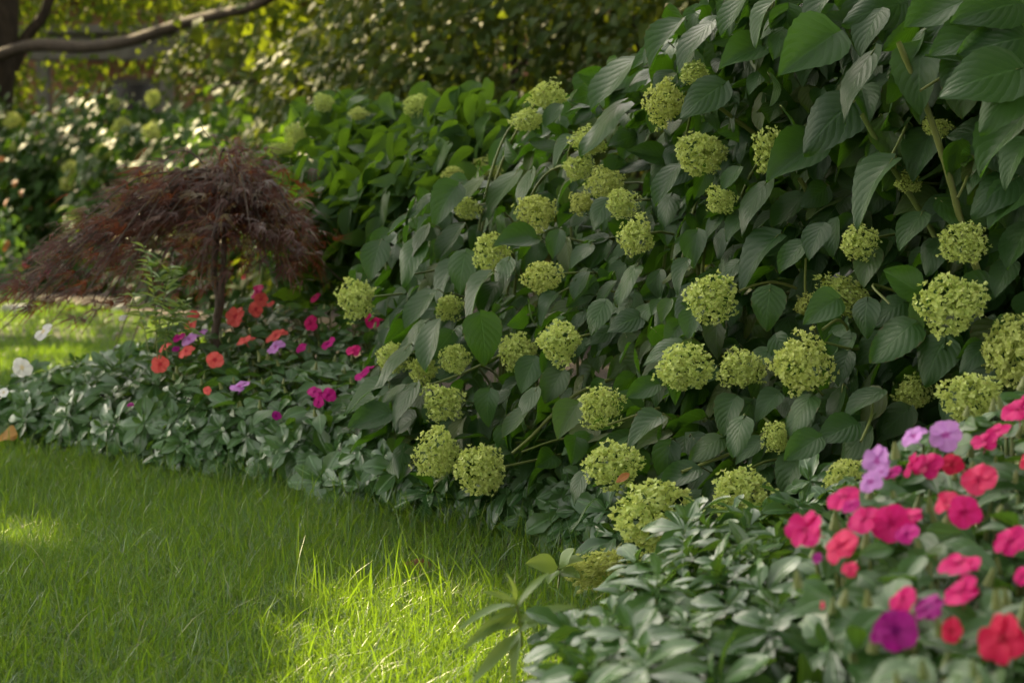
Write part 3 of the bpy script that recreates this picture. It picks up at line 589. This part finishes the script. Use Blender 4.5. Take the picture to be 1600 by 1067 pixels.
LF = [(368, 495, 36, 'f', 'coral'), (400, 483, 24, 'f', 'coral'), (402, 456, 26, 's', 'pink'), (408, 468, 24, 'f', 'coral'), (423, 475, 16, 's', 'coral'), (336, 562, 28, 'f', 'coral'), (250, 569, 28, 'f', 'coral'), (258, 543, 22, 's', 'coral'), (291, 549, 28, 's', 'coral'),
      (302, 492, 20, 's', 'coral'), (299, 508, 22, 's', 'coral'), (383, 532, 30, 's', 'coral'), (432, 525, 34, 's', 'coral'), (324, 610, 14, 'f', 'coral'), (381, 433, 10, 'f', 'coral'), (375, 603, 33, 'f', 'violet'), (297, 530, 30, 's', 'violet'),
      (431, 543, 30, 's', 'violet'), (314, 520, 22, 's', 'violet'), (204, 632, 12, 's', 'purple'), (432, 649, 16, 'f', 'purple'), (280, 527, 22, 's', 'magenta'), (513, 537, 26, 's', 'magenta'), (492, 465, 20, 's', 'pink'), (486, 505, 26, 'f', 'pink'),
      (471, 544, 20, 's', 'magenta'), (492, 613, 26, 'f', 'magenta'), (498, 628, 18, 'f', 'magenta'), (514, 617, 24, 'f', 'magenta'), (582, 500, 28, 'f', 'pink'), (598, 495, 18, 's', 'pink'), (637, 482, 15, 'f', 'pink'), (552, 548, 23, 'f', 'pink'),
      (581, 568, 24, 's', 'magenta'), (566, 585, 28, 's', 'magenta'), (34, 574, 32, 'f', 'white'), (68, 519, 34, 's', 'white'), (6, 613, 16, 'f', 'white'), (192, 496, 14, 's', 'white'), (275, 545, 14, 'f', 'purple'), (550, 640, 12, 's', 'magenta')]
LP = [('coral impatiens left of the red maple trunk', (285, 540), ('coral',)), ('coral impatiens with big salmon blooms right of the red maple trunk', (395, 500), ('coral',)), ('violet impatiens with one round lilac bloom facing the lawn', (385, 600), ('violet', 'purple')),
      ('impatiens with violet blooms tucked between coral ones by the maple trunk', (310, 525), ('violet',)), ('magenta impatiens with three blooms clustered above the pachysandra', (495, 600), ('magenta',)), ('deep pink impatiens shaded by the right edge of the maple', (495, 490), ('pink', 'magenta')),
      ('bright pink impatiens against the hydrangea leaves beside the lone left flower head', (585, 520), ('pink', 'magenta')), ('white impatiens at the far left end of the bed', (50, 560), ('white',))]
bed_of_impatiens(LP, LF, DL, [(225, 560), (240, 530), (300, 490), (420, 455), (520, 445), (610, 480), (650, 560), (600, 610), (540, 655), (450, 665), (380, 650), (280, 610)], 1500, (.038, .062), 'impatiens around the red maple', .45, .50)
wl = Acc()
RF = [(1371, 720, 54, 'f', 'violet'), (1361, 753, 44, 's', 'violet'), (1428, 682, 46, 's', 'violet'), (1478, 680, 58, 'f', 'violet'), (1377, 738, 30, 's', 'violet'), (1592, 640, 64, 's', 'pink'), (1560, 673, 42, 's', 'pink'), (1538, 690, 44, 's', 'pink'), (1318, 777, 58, 's', 'pink'), (1330, 790, 34, 's', 'magenta'),
      (1259, 827, 76, 's', 'pink'), (1352, 813, 62, 's', 'pink'), (1392, 818, 64, 'f', 'pink'), (1421, 808, 48, 's', 'pink'), (1315, 853, 64, 's', 'rose'), (1418, 833, 46, 's', 'magenta'), (1424, 727, 46, 'f', 'pink'), (1449, 727, 52, 's', 'pink'), (1488, 725, 38, 'f', 'red'),
      (1394, 738, 36, 's', 'magenta'), (1531, 748, 64, 's', 'rose'), (1507, 800, 58, 'f', 'pink'), (1478, 785, 44, 's', 'rose'), (1580, 845, 60, 's', 'pink'), (1500, 882, 76, 'f', 'pink'), (1502, 925, 64, 's', 'pink'), (1411, 937, 52, 's', 'pink'), (1400, 984, 72, 'f', 'purple'), (1452, 948, 56, 's', 'purple'),
      (1487, 985, 44, 'f', 'red'), (1568, 998, 92, 'f', 'red'), (1328, 888, 30, 's', 'rose'), (1277, 872, 20, 's', 'purple'), (1598, 900, 34, 'f', 'pink'), (1285, 945, 14, 'f', 'rose'), (1370, 995, 26, 's', 'purple'), (1620, 720, 60, 's', 'red'), (1660, 850, 70, 'f', 'pink')]
RP = [('lilac impatiens at the back of the right foreground clump', (1430, 690), ('violet',)), ('crimson and pink impatiens just in front of the lilac blooms at right', (1450, 735), ('red', 'pink')), ('hot pink impatiens whose blooms lean out over the foreground pachysandra', (1350, 820), ('pink', 'rose', 'magenta')),
      ('salmon impatiens bloom and buds near the right edge', (1520, 765), ('rose', 'pink')), ('hot pink impatiens with two big stacked blooms at right', (1500, 900), ('pink',)), ('deep purple impatiens lowest in the right foreground', (1420, 970), ('purple',)),
      ('big scarlet impatiens bloom at the lower right corner', (1555, 1000), ('red',)), ('pink impatiens cut by the right edge of the picture below a lime flower head', (1590, 680), ('pink', 'red'))]
bed_of_impatiens(RP, RF, DR, [(1225, 905), (1262, 830), (1310, 770), (1360, 725), (1420, 690), (1520, 650), (1600, 610), (1900, 560), (1900, 1300), (1330, 1300), (1345, 1040), (1310, 960)], 3000, (.030, .048), 'impatiens in the right foreground')

# ------------------------------------------------------------------ weeping red maple
mp = thing('japanese_maple', 'small weeping red laceleaf maple with slim twisted trunks on the bed by the lawn', 'tree', P(335, 590, 5.05) * [1, 1, 0] + [0, 0, .02])
B = np.array(mp.location)
for pts in ([(333, 640), (331, 560), (337, 505), (342, 470), (334, 430), (338, 380), (343, 330), (350, 280)], [(340, 640), (342, 560), (336, 520), (345, 478), (346, 440), (350, 400), (352, 350), (372, 300)]):
    q = np.array(pts, float); w = P(q[:, 0], q[:, 1], 5.05 + U(-.015, .015, len(q))); w[0] = [w[0][0], w[0][1], .02]; a = Acc(); tube(a, w, .011, .006, 8, 5, bump=.12); obj('trunk', a, M['mbark'], mp)
crown = Acc(); arms = []
for i in range(92):
    ph = U(0, 2 * pi); ph = ph if cos(ph) < .2 or U() < .65 else pi - ph; c_ = cos(ph); R_ = .50 - .11 * c_; fr = sqrt(U(.03, 1)); r = R_ * fr
    top = P(U(325, 385), U(262, 350), 5.05 + U(-.03, .03))
    end = B * [1, 1, 0] + np.array([c_ * r, sin(ph) * r * .8, 0])
    end[2] = .80 - (.37 if c_ < 0 else .26) * fr ** 1.15 - U(0, .20)
    mid = top * .5 + end * .5; mid[2] = max(top[2] * .6 + end[2] * .4, end[2]) + .07 * (1 - .3 * fr) + U(-.02, .03)
    a = Acc(); tube(a, [top, mid, end], .0036, .0011, 5, 7, bump=.1); arms.append(smooth([top, mid, end], 8)); obj('branch', a, M['mbark'], mp)
pp, TT = [], []
for ar in arms:
    for k in range(22):
        t = U(.22, 1) * (len(ar) - 1); i = min(int(t), len(ar) - 2); c = ar[i] + (ar[i + 1] - ar[i]) * (t - i) + RNG.normal(0, .03, 3) + [0, 0, -.008]
        o_ = nrm((c - B) * [1, 1, 0]); pp.append(c); TT.append(o_ * .85 + np.array([-.50, -.08, -.20]) + RNG.normal(0, .26, 3))
pp = np.array(pp); TT = nrm(np.array(TT)); NN = np.array([-.15, -.35, .9]) + RNG.normal(0, .4, (len(pp), 3))
cx_, cy_, _ = proj(pp); kp = cy_ < np.interp(cx_, [0, 60, 190, 300, 340, 440, 560], [470, 490, 525, 500, 462, 450, 420]); pp, TT, NN = pp[kp], TT[kp], NN[kp]
crown.insts(FEA, pp, TT, NN, U(.045, .075, len(pp)), np.stack([np.clip(RNG.normal(.5, .3, len(pp)), 0, 1), U(0, .985, len(pp))], 1), wid=U(.6, 1.0, len(pp)))
obj('crown', crown, M['maple'], mp)
a = Acc(); tube(a, P(np.array([345, 332, 318, 312]), np.array([262, 222, 204, 182]), np.full(4, 5.0)), .0022, .0012, 5, 5); obj('twig', a, M['stem'], mp)

# ------------------------------------------------------------------ weeds, fallen leaves, stones
def weed(label, stems, leaves, d, tps, size_w=1.):
    b = P(*stems[0][0], d); r = thing('weed', label, 'weed', (b[0], b[1], max(b[2], .02))); 
    for s in stems:
        q = np.array(s, float); a = Acc(); tube(a, P(q[:, 0], q[:, 1], d + U(-.01, .01, len(q))), .0018, .0012, 5, 4); obj('stem', a, M['stem'], r)
    a = Acc()
    for x0, y0, x1, y1, fc in leaves:
        p0, p1 = P(x0, y0, d), P(x1, y1, d - .03); T = p1 - p0; v = nrm(CAMP - p0); s = nrm(np.cross(T, v)); s = s if s[2] > 0 else -s
        a.insts(tps, [p0], [T], [v * fc + s * (1 - fc)], [np.linalg.norm(T) * 1.03], wid=[size_w])
    obj('foliage', a, M['weed'], r); return r
weed('narrow leaved weed standing at the lawn edge in front of the foreground pachysandra', [[(815, 1010), (812, 975), (808, 945)]], [(808, 948, 851, 893, .5), (806, 945, 798, 897, .4), (806, 946, 723, 940, .3), (808, 950, 764, 966, .6), (808, 952, 722, 1010, .7), (812, 985, 860, 952, .5), (812, 975, 745, 985, .5), (812, 990, 735, 1052, .7), (812, 985, 790, 1060, .6), (806, 944, 770, 915, .5), (812, 970, 880, 935, .6)], 2.15, LAN, 1.15)
weed('small seedling with pale edged oval leaves beside the dark gap under the hydrangea', [[(872, 918), (874, 900), (873, 884)]], [(872, 885, 829, 876, .7), (873, 886, 908, 872, .4), (873, 885, 892, 857, .5), (873, 890, 855, 905, .5), (874, 892, 905, 900, .6)], 2.95, IMP, 1.2)
lv = []
st_ = [[(246, 560), (243, 500), (238, 440), (224, 386)], [(240, 545), (252, 490), (262, 440), (266, 418)], [(232, 550), (222, 500), (206, 460)], [(250, 560), (268, 510), (290, 470)], [(262, 560), (258, 520), (280, 480), (300, 520)]]
for s in st_:
    for q in smooth(np.array(s, float), 7)[5:]:
        for sd in (-1, 1): ln = U(7, 20); lv.append((q[0], q[1], q[0] + sd * ln * U(.4, 1), q[1] - ln * U(-.25, .8), U(.3, .9)))
weed('tall feathery pale green weed rising in front of the red maple', st_, lv, 4.55, LAN, 1.0)
def fallen(label, px, py, d, ln, an, m, tp, fc=.6, zf=None):
    p = P(px, py, d); v = nrm(CAMP - p); t = RGT * cos(radians(an)) - UPV * sin(radians(an)); L = ln * d / FPX; a = Acc()
    N = v * fc + np.array([0, 0, 1.]) * (1 - fc); a.inst(tp, [p - t * L * .5], [t], [N], [L], np.array([[.5, .5]])); 
    o = obj('fallen_leaf', a, M[m], None, p); return tag(o, label, 'fallen leaf')
fallen('curled brown dry leaf lying in the grass near the dark gap under the hydrangea', 668, 888, 3.36, 78, 12, 'brown', leaf(8, 4, ell_prof, .35, .15, .06, seed=3), .3)
fallen('golden yellow leaf resting on the pachysandra at the left edge of the picture', 10, 682, 5.0, 36, 172, 'gold', leaf(8, 4, hyd_prof, .3, .2, .08, seed=4), .5)
fallen('small rust orange leaf caught on the flower head above the biggest one', 973, 746, 3.0, 26, 150, 'rust', leaf(6, 4, ell_prof, .3, .2, .03, seed=5), .8)
for lb, px, py, d, ln in (('dry tan leaf on the bare soil below the hydrangeas, near the biggest flower head', 925, 850, 3.35, 30), ('dark brown leaf on the soil left of the seedling with pale edges', 800, 845, 3.72, 26)):
    fallen(lb, px, py, d, ln, U(0, 180), 'brown', leaf(6, 4, ova_prof, .3, .3, .06, seed=int(px)), .3)
def stone(label, px, py, d, sx, sy, sz):
    p = P(px, py, d); bm = bmesh.new(); bmesh.ops.create_cube(bm, size=1)
    for v_ in bm.verts: v_.co = (v_.co.x * sx + U(-.01, .01), v_.co.y * sy + U(-.02, .02), v_.co.z * sz)
    bmesh.ops.bevel(bm, geom=bm.edges[:], offset=sz * .25, segments=2, affect='EDGES'); me = bpy.data.meshes.new('flat_stone'); bm.to_mesh(me); bm.free(); me.materials.append(M['pale'])
    o = bpy.data.objects.new('flat_stone', me); C.objects.link(o); o.location = (p[0], p[1], sz * .5); tag(o, label, 'stone')
stone('long pale flat stone on the distant lawn at the left edge', 27, 490, 12.1, .16, .25, .055)
stone('short pale flat stone on the distant lawn behind the maple foliage', 186, 488, 12.1, .07, .2, .05)

# ------------------------------------------------------------------ far hydrangeas, dark shrubs
def dome(n, c, r, h, tps, size, acc, front=True, shell=.35, Tm=(-.5, -.35, -.65), Nm=(-.4, -.4, .75), z0=.05):
    th = U(0, 2 * pi, n); cz = U(0, 1, n); rr = np.sqrt(1 - cz ** 2) ; s = 1 - U(0, shell, n) ** 1.2
    x = np.cos(th) * rr; y = np.sin(th) * rr; lump = 1 + .13 * np.sin(5 * x + c[0] * 7) * np.sin(4 * cz + c[1]) + .08 * np.sin(9 * y + 3 * x)
    p = np.stack([c[0] + x * r * s * lump, c[1] + y * r * s * lump, z0 + cz ** .8 * h * s * lump], 1); L = U(*size, n)
    T = np.array(Tm) + .5 * np.stack([x, y, 0 * x], 1) + RNG.normal(0, .4, (n, 3)); N = np.array(Nm) + .5 * np.stack([x, y, cz], 1) + RNG.normal(0, .4, (n, 3))
    acc.insts(tps, p, nrm(T), N, L)
for k, (lb, x, y, r, h) in enumerate([('distant hydrangea at the far left end of the lawn border', -4.05, 16.2, .95, 1.45), ('distant hydrangea in front of the brick house, left of the porch post', -3.1, 15.6, .95, 1.5),
                              ('distant hydrangea just above the left slope of the red maple', -2.25, 14.6, .95, 1.40), ('distant hydrangea above the top of the red maple', -1.55, 12.8, .9, 1.25)]):
    s = thing('hydrangea_shrub', lb, 'hydrangea', (x, y, .02), 'distant hydrangeas'); a = Acc(); dome(2800, (x, y), r, h, FARL, (.075, .13), a); obj('foliage', a, M['hydfar'], s)
    st = Acc(); [tube(st, [(x + U(-.1, .1), y + U(-.1, .1), .02), (x + U(-.3, .3), y + U(-.3, .3), h * .55)], .008, .005, 5, 3) for _ in range(7)]; obj('stem', st, M['stem'], s)
    for j in range(7):
        an = U(pi, 2 * pi); cz = U(.25, .95); rr = sqrt(1 - cz * cz); p = np.array([x + cos(an) * rr * r * 1.0, y + sin(an) * rr * r * 1.0, .05 + cz ** .8 * h * 1.02])
        put('flower_head', HM[j % 9], s, p, nrm(RNG.normal(0, 1, 3)), nrm(RNG.normal(0, 1, 3)), U(.045, .065))
for lb, x, y, r, h, n in [('dark evergreen shrub far back under the end of the bare limb', -1.95, 16.6, 1.15, 2.7, 6500), ('dark evergreen shrub right behind the blurred bright hydrangeas', -.72, 10.6, .78, 1.75, 6000), ('dark evergreen shrub behind the middle of the bank', -.1, 9.9, 1.05, 2.4, 8000), ('dark evergreen shrub above the two stacked flower heads', .85, 9.2, 1.0, 2.5, 7000),
                       ('tall evergreen shrub behind the upper right of the bank', 1.85, 8.2, 1.1, 3.2, 8500), ('tall evergreen shrub in the upper right corner behind the big leaves', 2.3, 6.2, .85, 3.0, 6500)]:
    s = thing('evergreen_shrub', lb, 'shrub', (x, y, .02), 'evergreen shrubs behind the bank'); a = Acc(); dome(n, (x, y), r, h, OVAL, (.05, .095), a, shell=.5, z0=.2); obj('foliage', a, M['dark'], s)
    for j in range(4): st = Acc(); tube(st, [(x + U(-.1, .1), y + U(-.1, .1), .02), (x + U(-.3, .3), y + U(-.3, .3), h * .4), (x + U(-.5, .5), y + U(-.4, .4), h * .75)], .03, .012, 7, 4); obj('trunk', st, M['bark'], s)
# far flower border along the lawn
for i, (px, py, c1, lb) in enumerate([(6, 432, 'violet', 'far border impatiens with pale lilac dots at the left edge'), (34, 424, 'pink', 'far border impatiens with pink dots, second clump from the left edge'), (62, 424, 'coral', 'far border impatiens with coral dots left of the maple tip'), (92, 428, 'pink', 'far border impatiens half hidden by the maple tip'), (128, 432, 'white', 'far border impatiens mostly behind the maple foliage')]):
    b = P(px, py + 28, 15.0); s = thing('impatiens_plant', lb, 'flowering plant', (b[0], b[1], .03), 'impatiens along the far border'); a = Acc(); dome(240, (b[0], b[1]), .2, .26, OVAL, (.05, .08), a, shell=.6); obj('foliage', a, M['imp'], s)
    for j in range(7): put('flower', flower_mesh(c1, j % 5), s, np.array([b[0] + U(-.15, .15), b[1] - U(.05, .2), U(.12, .32)]), nrm(RNG.normal(0, 1, 3)), np.array([-.2, -.8, .5]) + RNG.normal(0, .2, 3), U(.022, .032))
s = thing('azalea_shrub', 'orange flowering shrub blurred at the left edge above the far border', 'shrub', (-3.62, 13.9, .02)); a = Acc(); dome(320, (-3.62, 13.9), .26, .8, OVAL, (.05, .09), a, shell=.6); obj('foliage', a, M['imp'], s)
a = Acc(); dome(11, (-3.66, 13.85), .30, .9, OVAL, (.05, .08), a, shell=.1, z0=.3); obj('blossom', a, M['rust'], s)

# ------------------------------------------------------------------ brick house
hs = thing('brick_house', 'red brick house with a grey porch glimpsed through the trees at the far left', 'house', (-1.5, 24, 0))
def hbox(name, lo, hi, m, parent=hs): a = Acc(); box(a, lo, hi); o = obj(name, a, M[m], parent, parent.location); o.data.polygons.foreach_set('use_smooth', [False] * len(o.data.polygons)); return o
hbox('wall', (-5.9, 24, 0), (4.0, 24.3, 3.3), 'brick')
rf = Acc(); rf.add([[-6.3, 23.5, 3.25], [4.4, 23.5, 3.25], [4.4, 27, 5.2], [-6.3, 27, 5.2]], [[0, 1, 2, 3]]); rf.add([[-6.3, 23.5, 3.1], [-6.3, 27, 5.05], [4.4, 27, 5.05], [4.4, 23.5, 3.1]], [[0, 1, 2, 3]]); obj('roof', rf, M['grey'], hs)
hbox('porch_beam', (-5.4, 22.3, 2.30), (-3.6, 22.5, 2.58), 'grey'); hbox('porch_post', (-5.3, 22.32, 0), (-5.17, 22.48, 2.30), 'grey'); hbox('porch_post', (-3.92, 22.32, 0), (-3.79, 22.48, 2.30), 'grey'); hbox('porch_roof', (-5.5, 22.2, 2.585), (-3.5, 24, 2.68), 'grey')
wf = hbox('window', (-4.85, 23.95, .9), (-4.2, 23.996, 2.2), 'grey')
a = Acc(); box(a, (-4.78, 23.93, .97), (-4.27, 23.947, 2.13)); pn = obj('pane', a, M['glass'], None, (-1.5, 24, 0)); pn.parent = wf; pn.location = (0, 0, 0)
hbox('door', (-3.3, 23.95, 0), (-2.4, 23.996, 2.1), 'grey')

# ------------------------------------------------------------------ trees, mostly unseen: crowns shaped to shade the garden, gaps cut for sun patches
SPOT = [(-.13, 2.74, .24, .43, .0), (-.88, 3.62, .10, .22, 0), (-1.28, 3.5, .05, .10, 0), (-.02, 2.2, .16, .3, 0), (-3.6, 13.0, 1.0, 1.0, 0), (-.80, 6.35, .13, .2, .9), (-.95, 5.05, .05, .1, .55)]
SPOT += [(U(-5.5, .5), U(11.5, 19), U(.06, .2), U(.1, .3), U(.8, 2.2)) for _ in range(46)]       # flecks of sun far back
def gap(p, rad):
    k = np.zeros(len(p), bool)
    for x, y, rx, ry, z in SPOT:
        g_ = p - SUN * ((p[:, 2:] - z) / SUN[2]); k |= ((g_[:, 0] - x) / (rx + rad)) ** 2 + ((g_[:, 1] - y) / (ry + rad / sin(SUN_EL))) ** 2 < 1
    return k
trees = []
for lb, x, y, h in [('broad shade tree beyond the left side of the lawn, nearest the camera', -7.2, 10.0, 5.2), ('broad shade tree standing left of the far lawn', -6.2, 14.5, 5.5), ('shade tree behind the brick porch corner at left', -9.5, 17.5, 6), ('tall shade tree behind the evergreen shrubs', -.6, 16.5, 6.5), ('tall shade tree beyond the right part of the bank', 3.6, 12.5, 6.5),
    ('added unseen shade tree behind the far wood at left', -13, 33, 7), ('added unseen shade tree behind the house roof', -4, 36, 8),  # far pair added to carry crowns that keep sun off the background
    ('added unseen shade tree to the right of the foreground flowers', 4.6, 2.6, 5), ('added unseen shade tree behind the viewer on the right', 3.2, -3.6, 5.5), ('added unseen shade tree behind the viewer on the left', -3.4, -5.5, 5.5)]:  # added out of view to block sky light from right and behind
    r = thing('shade_tree', lb, 'tree', (x, y, 0), 'shade trees round the garden'); trees.append((r, x, y, h)); a = Acc()
    tube(a, [(x, y, 0), (x + U(-.1, .1), y, h * .35), (x + U(-.2, .2), y + U(-.2, .2), h * .7), (x + U(-.3, .3), y, h)], .22, .1, 12, 5, bump=.08); obj('trunk', a, M['bark'], r)
    for j in range(7):
        an = j * .9 + U(0, .5); l = U(2, 3.4); a = Acc(); z = U(.45, .9) * h; tube(a, [(x, y, z), (x + cos(an) * l * .5, y + sin(an) * l * .5, z + .7), (x + cos(an) * l, y + sin(an) * l, z + U(.6, 1.6))], .075, .02, 7, 4, bump=.1); obj('branch', a, M['bark'], r)
cr = [Acc() for _ in trees]; txy = np.array([[t[1], t[2]] for t in trees])
def canopy(n, x0, x1, y0, y1, z0, z1, size, z_low=3.2):
    g_ = np.stack([U(x0, x1, n), U(y0, y1, n), np.zeros(n)], 1); z = U(z0, z1, n); p = g_ + SUN * (z / SUN[2])[:, None]
    L = U(*size, n); k = ~gap(p, L.mean() * .4); p, L = p[k], L[k]; own = np.linalg.norm(p[:, None, :2] - txy[None], axis=2).argmin(1)
    T = RNG.normal(0, 1, (len(p), 3)) + [0, 0, -.4]; N = RNG.normal(0, .6, (len(p), 3)) + SUN * .9
    for i in range(len(trees)):
        q = own == i
        if q.any(): cr[i].insts(FARL[:2], p[q], nrm(T[q]), N[q], L[q])
canopy(15000, -2.6, 1.8, .2, 7.2, 4.0, 7.5, (.15, .24))
canopy(5600, -7, 5, 6.5, 19, 4.2, 7.5, (.17, .28))
canopy(3000, -8, 3, 13, 22, 5.0, 8, (.2, .3))
canopy(7000, -14, 6, 20, 34, 6.5, 10, (.3, .45))  # leaf cover added to darken the far wood
for i, (cx, cy, n) in zip((7, 8, 9), ((3.9, 2.4, 6500), (2.6, -2.6, 6500), (-3.2, -5, 5000))):  # crowns of the added trees, closing off sky so light comes from the left
    d = nrm(RNG.normal(0, 1, (n, 3))) * (U(.35, 1, n) ** .5)[:, None] * [3.5, 3.4, 2.6] + [cx, cy, 5.4]; d = d[d[:, 2] > 2.2]; d = d[~gap(d, .1)]
    cr[i].insts(FARL, d, nrm(RNG.normal(0, 1, (len(d), 3)) + [0, 0, -.5]), RNG.normal(0, .6, (len(d), 3)) + [0, 0, .6], U(.18, .3, len(d)))
for i, (r, *_r) in enumerate(trees):
    if cr[i].n: obj('crown', cr[i], M['tree'], r)
# old tree with the long horizontal limb, top left
ot = thing('old_tree', 'old tree with a long bare limb reaching right across the top left corner', 'tree', (-4.35, 17, 0)); a = Acc()
tube(a, [(-4.35, 17, 0), (-4.4, 17, 1.2), (-4.3, 17, 2.6), (-4.5, 17.1, 5)], .16, .11, 12, 5, bump=.06); obj('trunk', a, M['bark'], ot)
q = np.array([(-40, 100), (50, 72), (130, 74), (200, 65), (270, 42), (330, 25), (390, 12), (440, -15), (520, -70)], float); a = Acc(); tube(a, P(q[:, 0], q[:, 1], np.linspace(16.8, 12.6, len(q))), .056, .030, 10, 5, bump=.06); obj('branch', a, M['bark'], ot)
q = np.array([(20, 110), (40, 60), (70, 20), (90, -60)], float); a = Acc(); tube(a, P(q[:, 0], q[:, 1], np.full(4, 16.9)), .06, .04, 8, 4); obj('branch', a, M['bark'], ot)
a = Acc()
def clumps(acc, n, spots, d0, d1, size, tps, spread=26):
    for px, py, sx, sy, dens in spots:
        K = int(n * dens); x = px + RNG.normal(0, sx, K); y = py + RNG.normal(0, sy, K); d = U(d0, d1, K); L = U(*size, K)
        acc.insts(tps, P(x, y, d), nrm(np.array([-.2, -.2, -.7]) + RNG.normal(0, .5, (K, 3))), np.array([-.2, -.3, .7]) + RNG.normal(0, .5, (K, 3)), L)
clumps(a, 900, [(50, 10, 60, 24, .5), (190, 10, 60, 20, .35), (340, -15, 60, 22, .5), (420, 70, 40, 40, .8), (20, 140, 30, 40, .4), (250, 105, 45, 14, .12), (120, 112, 40, 20, .15), (480, -60, 90, 40, 1), (100, -80, 120, 40, 2), (330, 90, 30, 25, .4)], 16.9, 19.5, (.05, .09), FARL)
obj('crown', a, M['tree'], ot)
yt = thing('young_tree', 'leafy young tree whose low boughs hang between the red maple and the top edge', 'tree', (-1.1, 14.6, 0)); a = Acc(); tube(a, [(-1.1, 14.6, 0), (-1.15, 14.6, 1.5), (-1.0, 14.6, 3.4)], .06, .03, 8, 4); obj('trunk', a, M['bark'], yt)
for j in range(6): an = j * 1.05; z = U(1.4, 2.8); a = Acc(); tube(a, [(-1.1, 14.6, z), (-1.1 + cos(an) * .5, 14.6 + sin(an) * .5, z + .2), (-1.1 + cos(an) * 1.1, 14.6 + sin(an) * 1.1, z + .1)], .022, .008, 6, 3); obj('branch', a, M['bark'], yt)
a = Acc(); n = 3400; c = RNG.normal(0, 1, (n, 3)) * [.55, .6, .62] + [-1.0, 14.6, 2.5]; c = c[c[:, 2] > 1.3]
a.insts(FARL, c, nrm(np.array([-.2, -.2, -.7]) + RNG.normal(0, .5, (len(c), 3))), np.array([-.2, -.3, .7]) + RNG.normal(0, .5, (len(c), 3)), U(.08, .14, len(c))); obj('crown', a, M['tree'], yt)
# far wood reads as one mass
a = Acc(); n = 26000; x = U(-26, 22, n); y = U(29, 36, n); z = U(0, 1, n) ** .8 * (5.2 + 1.5 * np.sin(x * .7) + np.sin(x * 1.9)); keep = ~((np.sin(x * 2.3 + 1) * np.sin(z * 2.1 + x) > .72))
p = np.stack([x, y, z], 1)[keep]; a.insts(OVAL, p, nrm(RNG.normal(0, 1, (len(p), 3))), RNG.normal(0, .6, (len(p), 3)) + [0, -.5, .5], U(.25, .5, len(p)))
tag(obj('woodland', a, M['wood']), 'far off wood closing the view behind the house', 'wood', kind='stuff')

# bark chips and dry bits on the bare soil
a = Acc(); n = 2600; x = U(-1.9, 1.2, n); y = U(2.2, 6.2, n); m = in_poly(x, y, BED) & (edge_dist(x, y) < .5); x, y = x[m], y[m]; K = len(x)
a.insts(OVAL, np.stack([x, y, U(.03, .05, K)], 1), RNG.normal(0, 1, (K, 3)) * [1, 1, .25], RNG.normal(0, .35, (K, 3)) + [0, 0, 1], U(.012, .045, K))
tag(obj('mulch', a, M['brown']), 'brown bark mulch and dry leaf bits on the soil under the plants', 'mulch', kind='stuff')
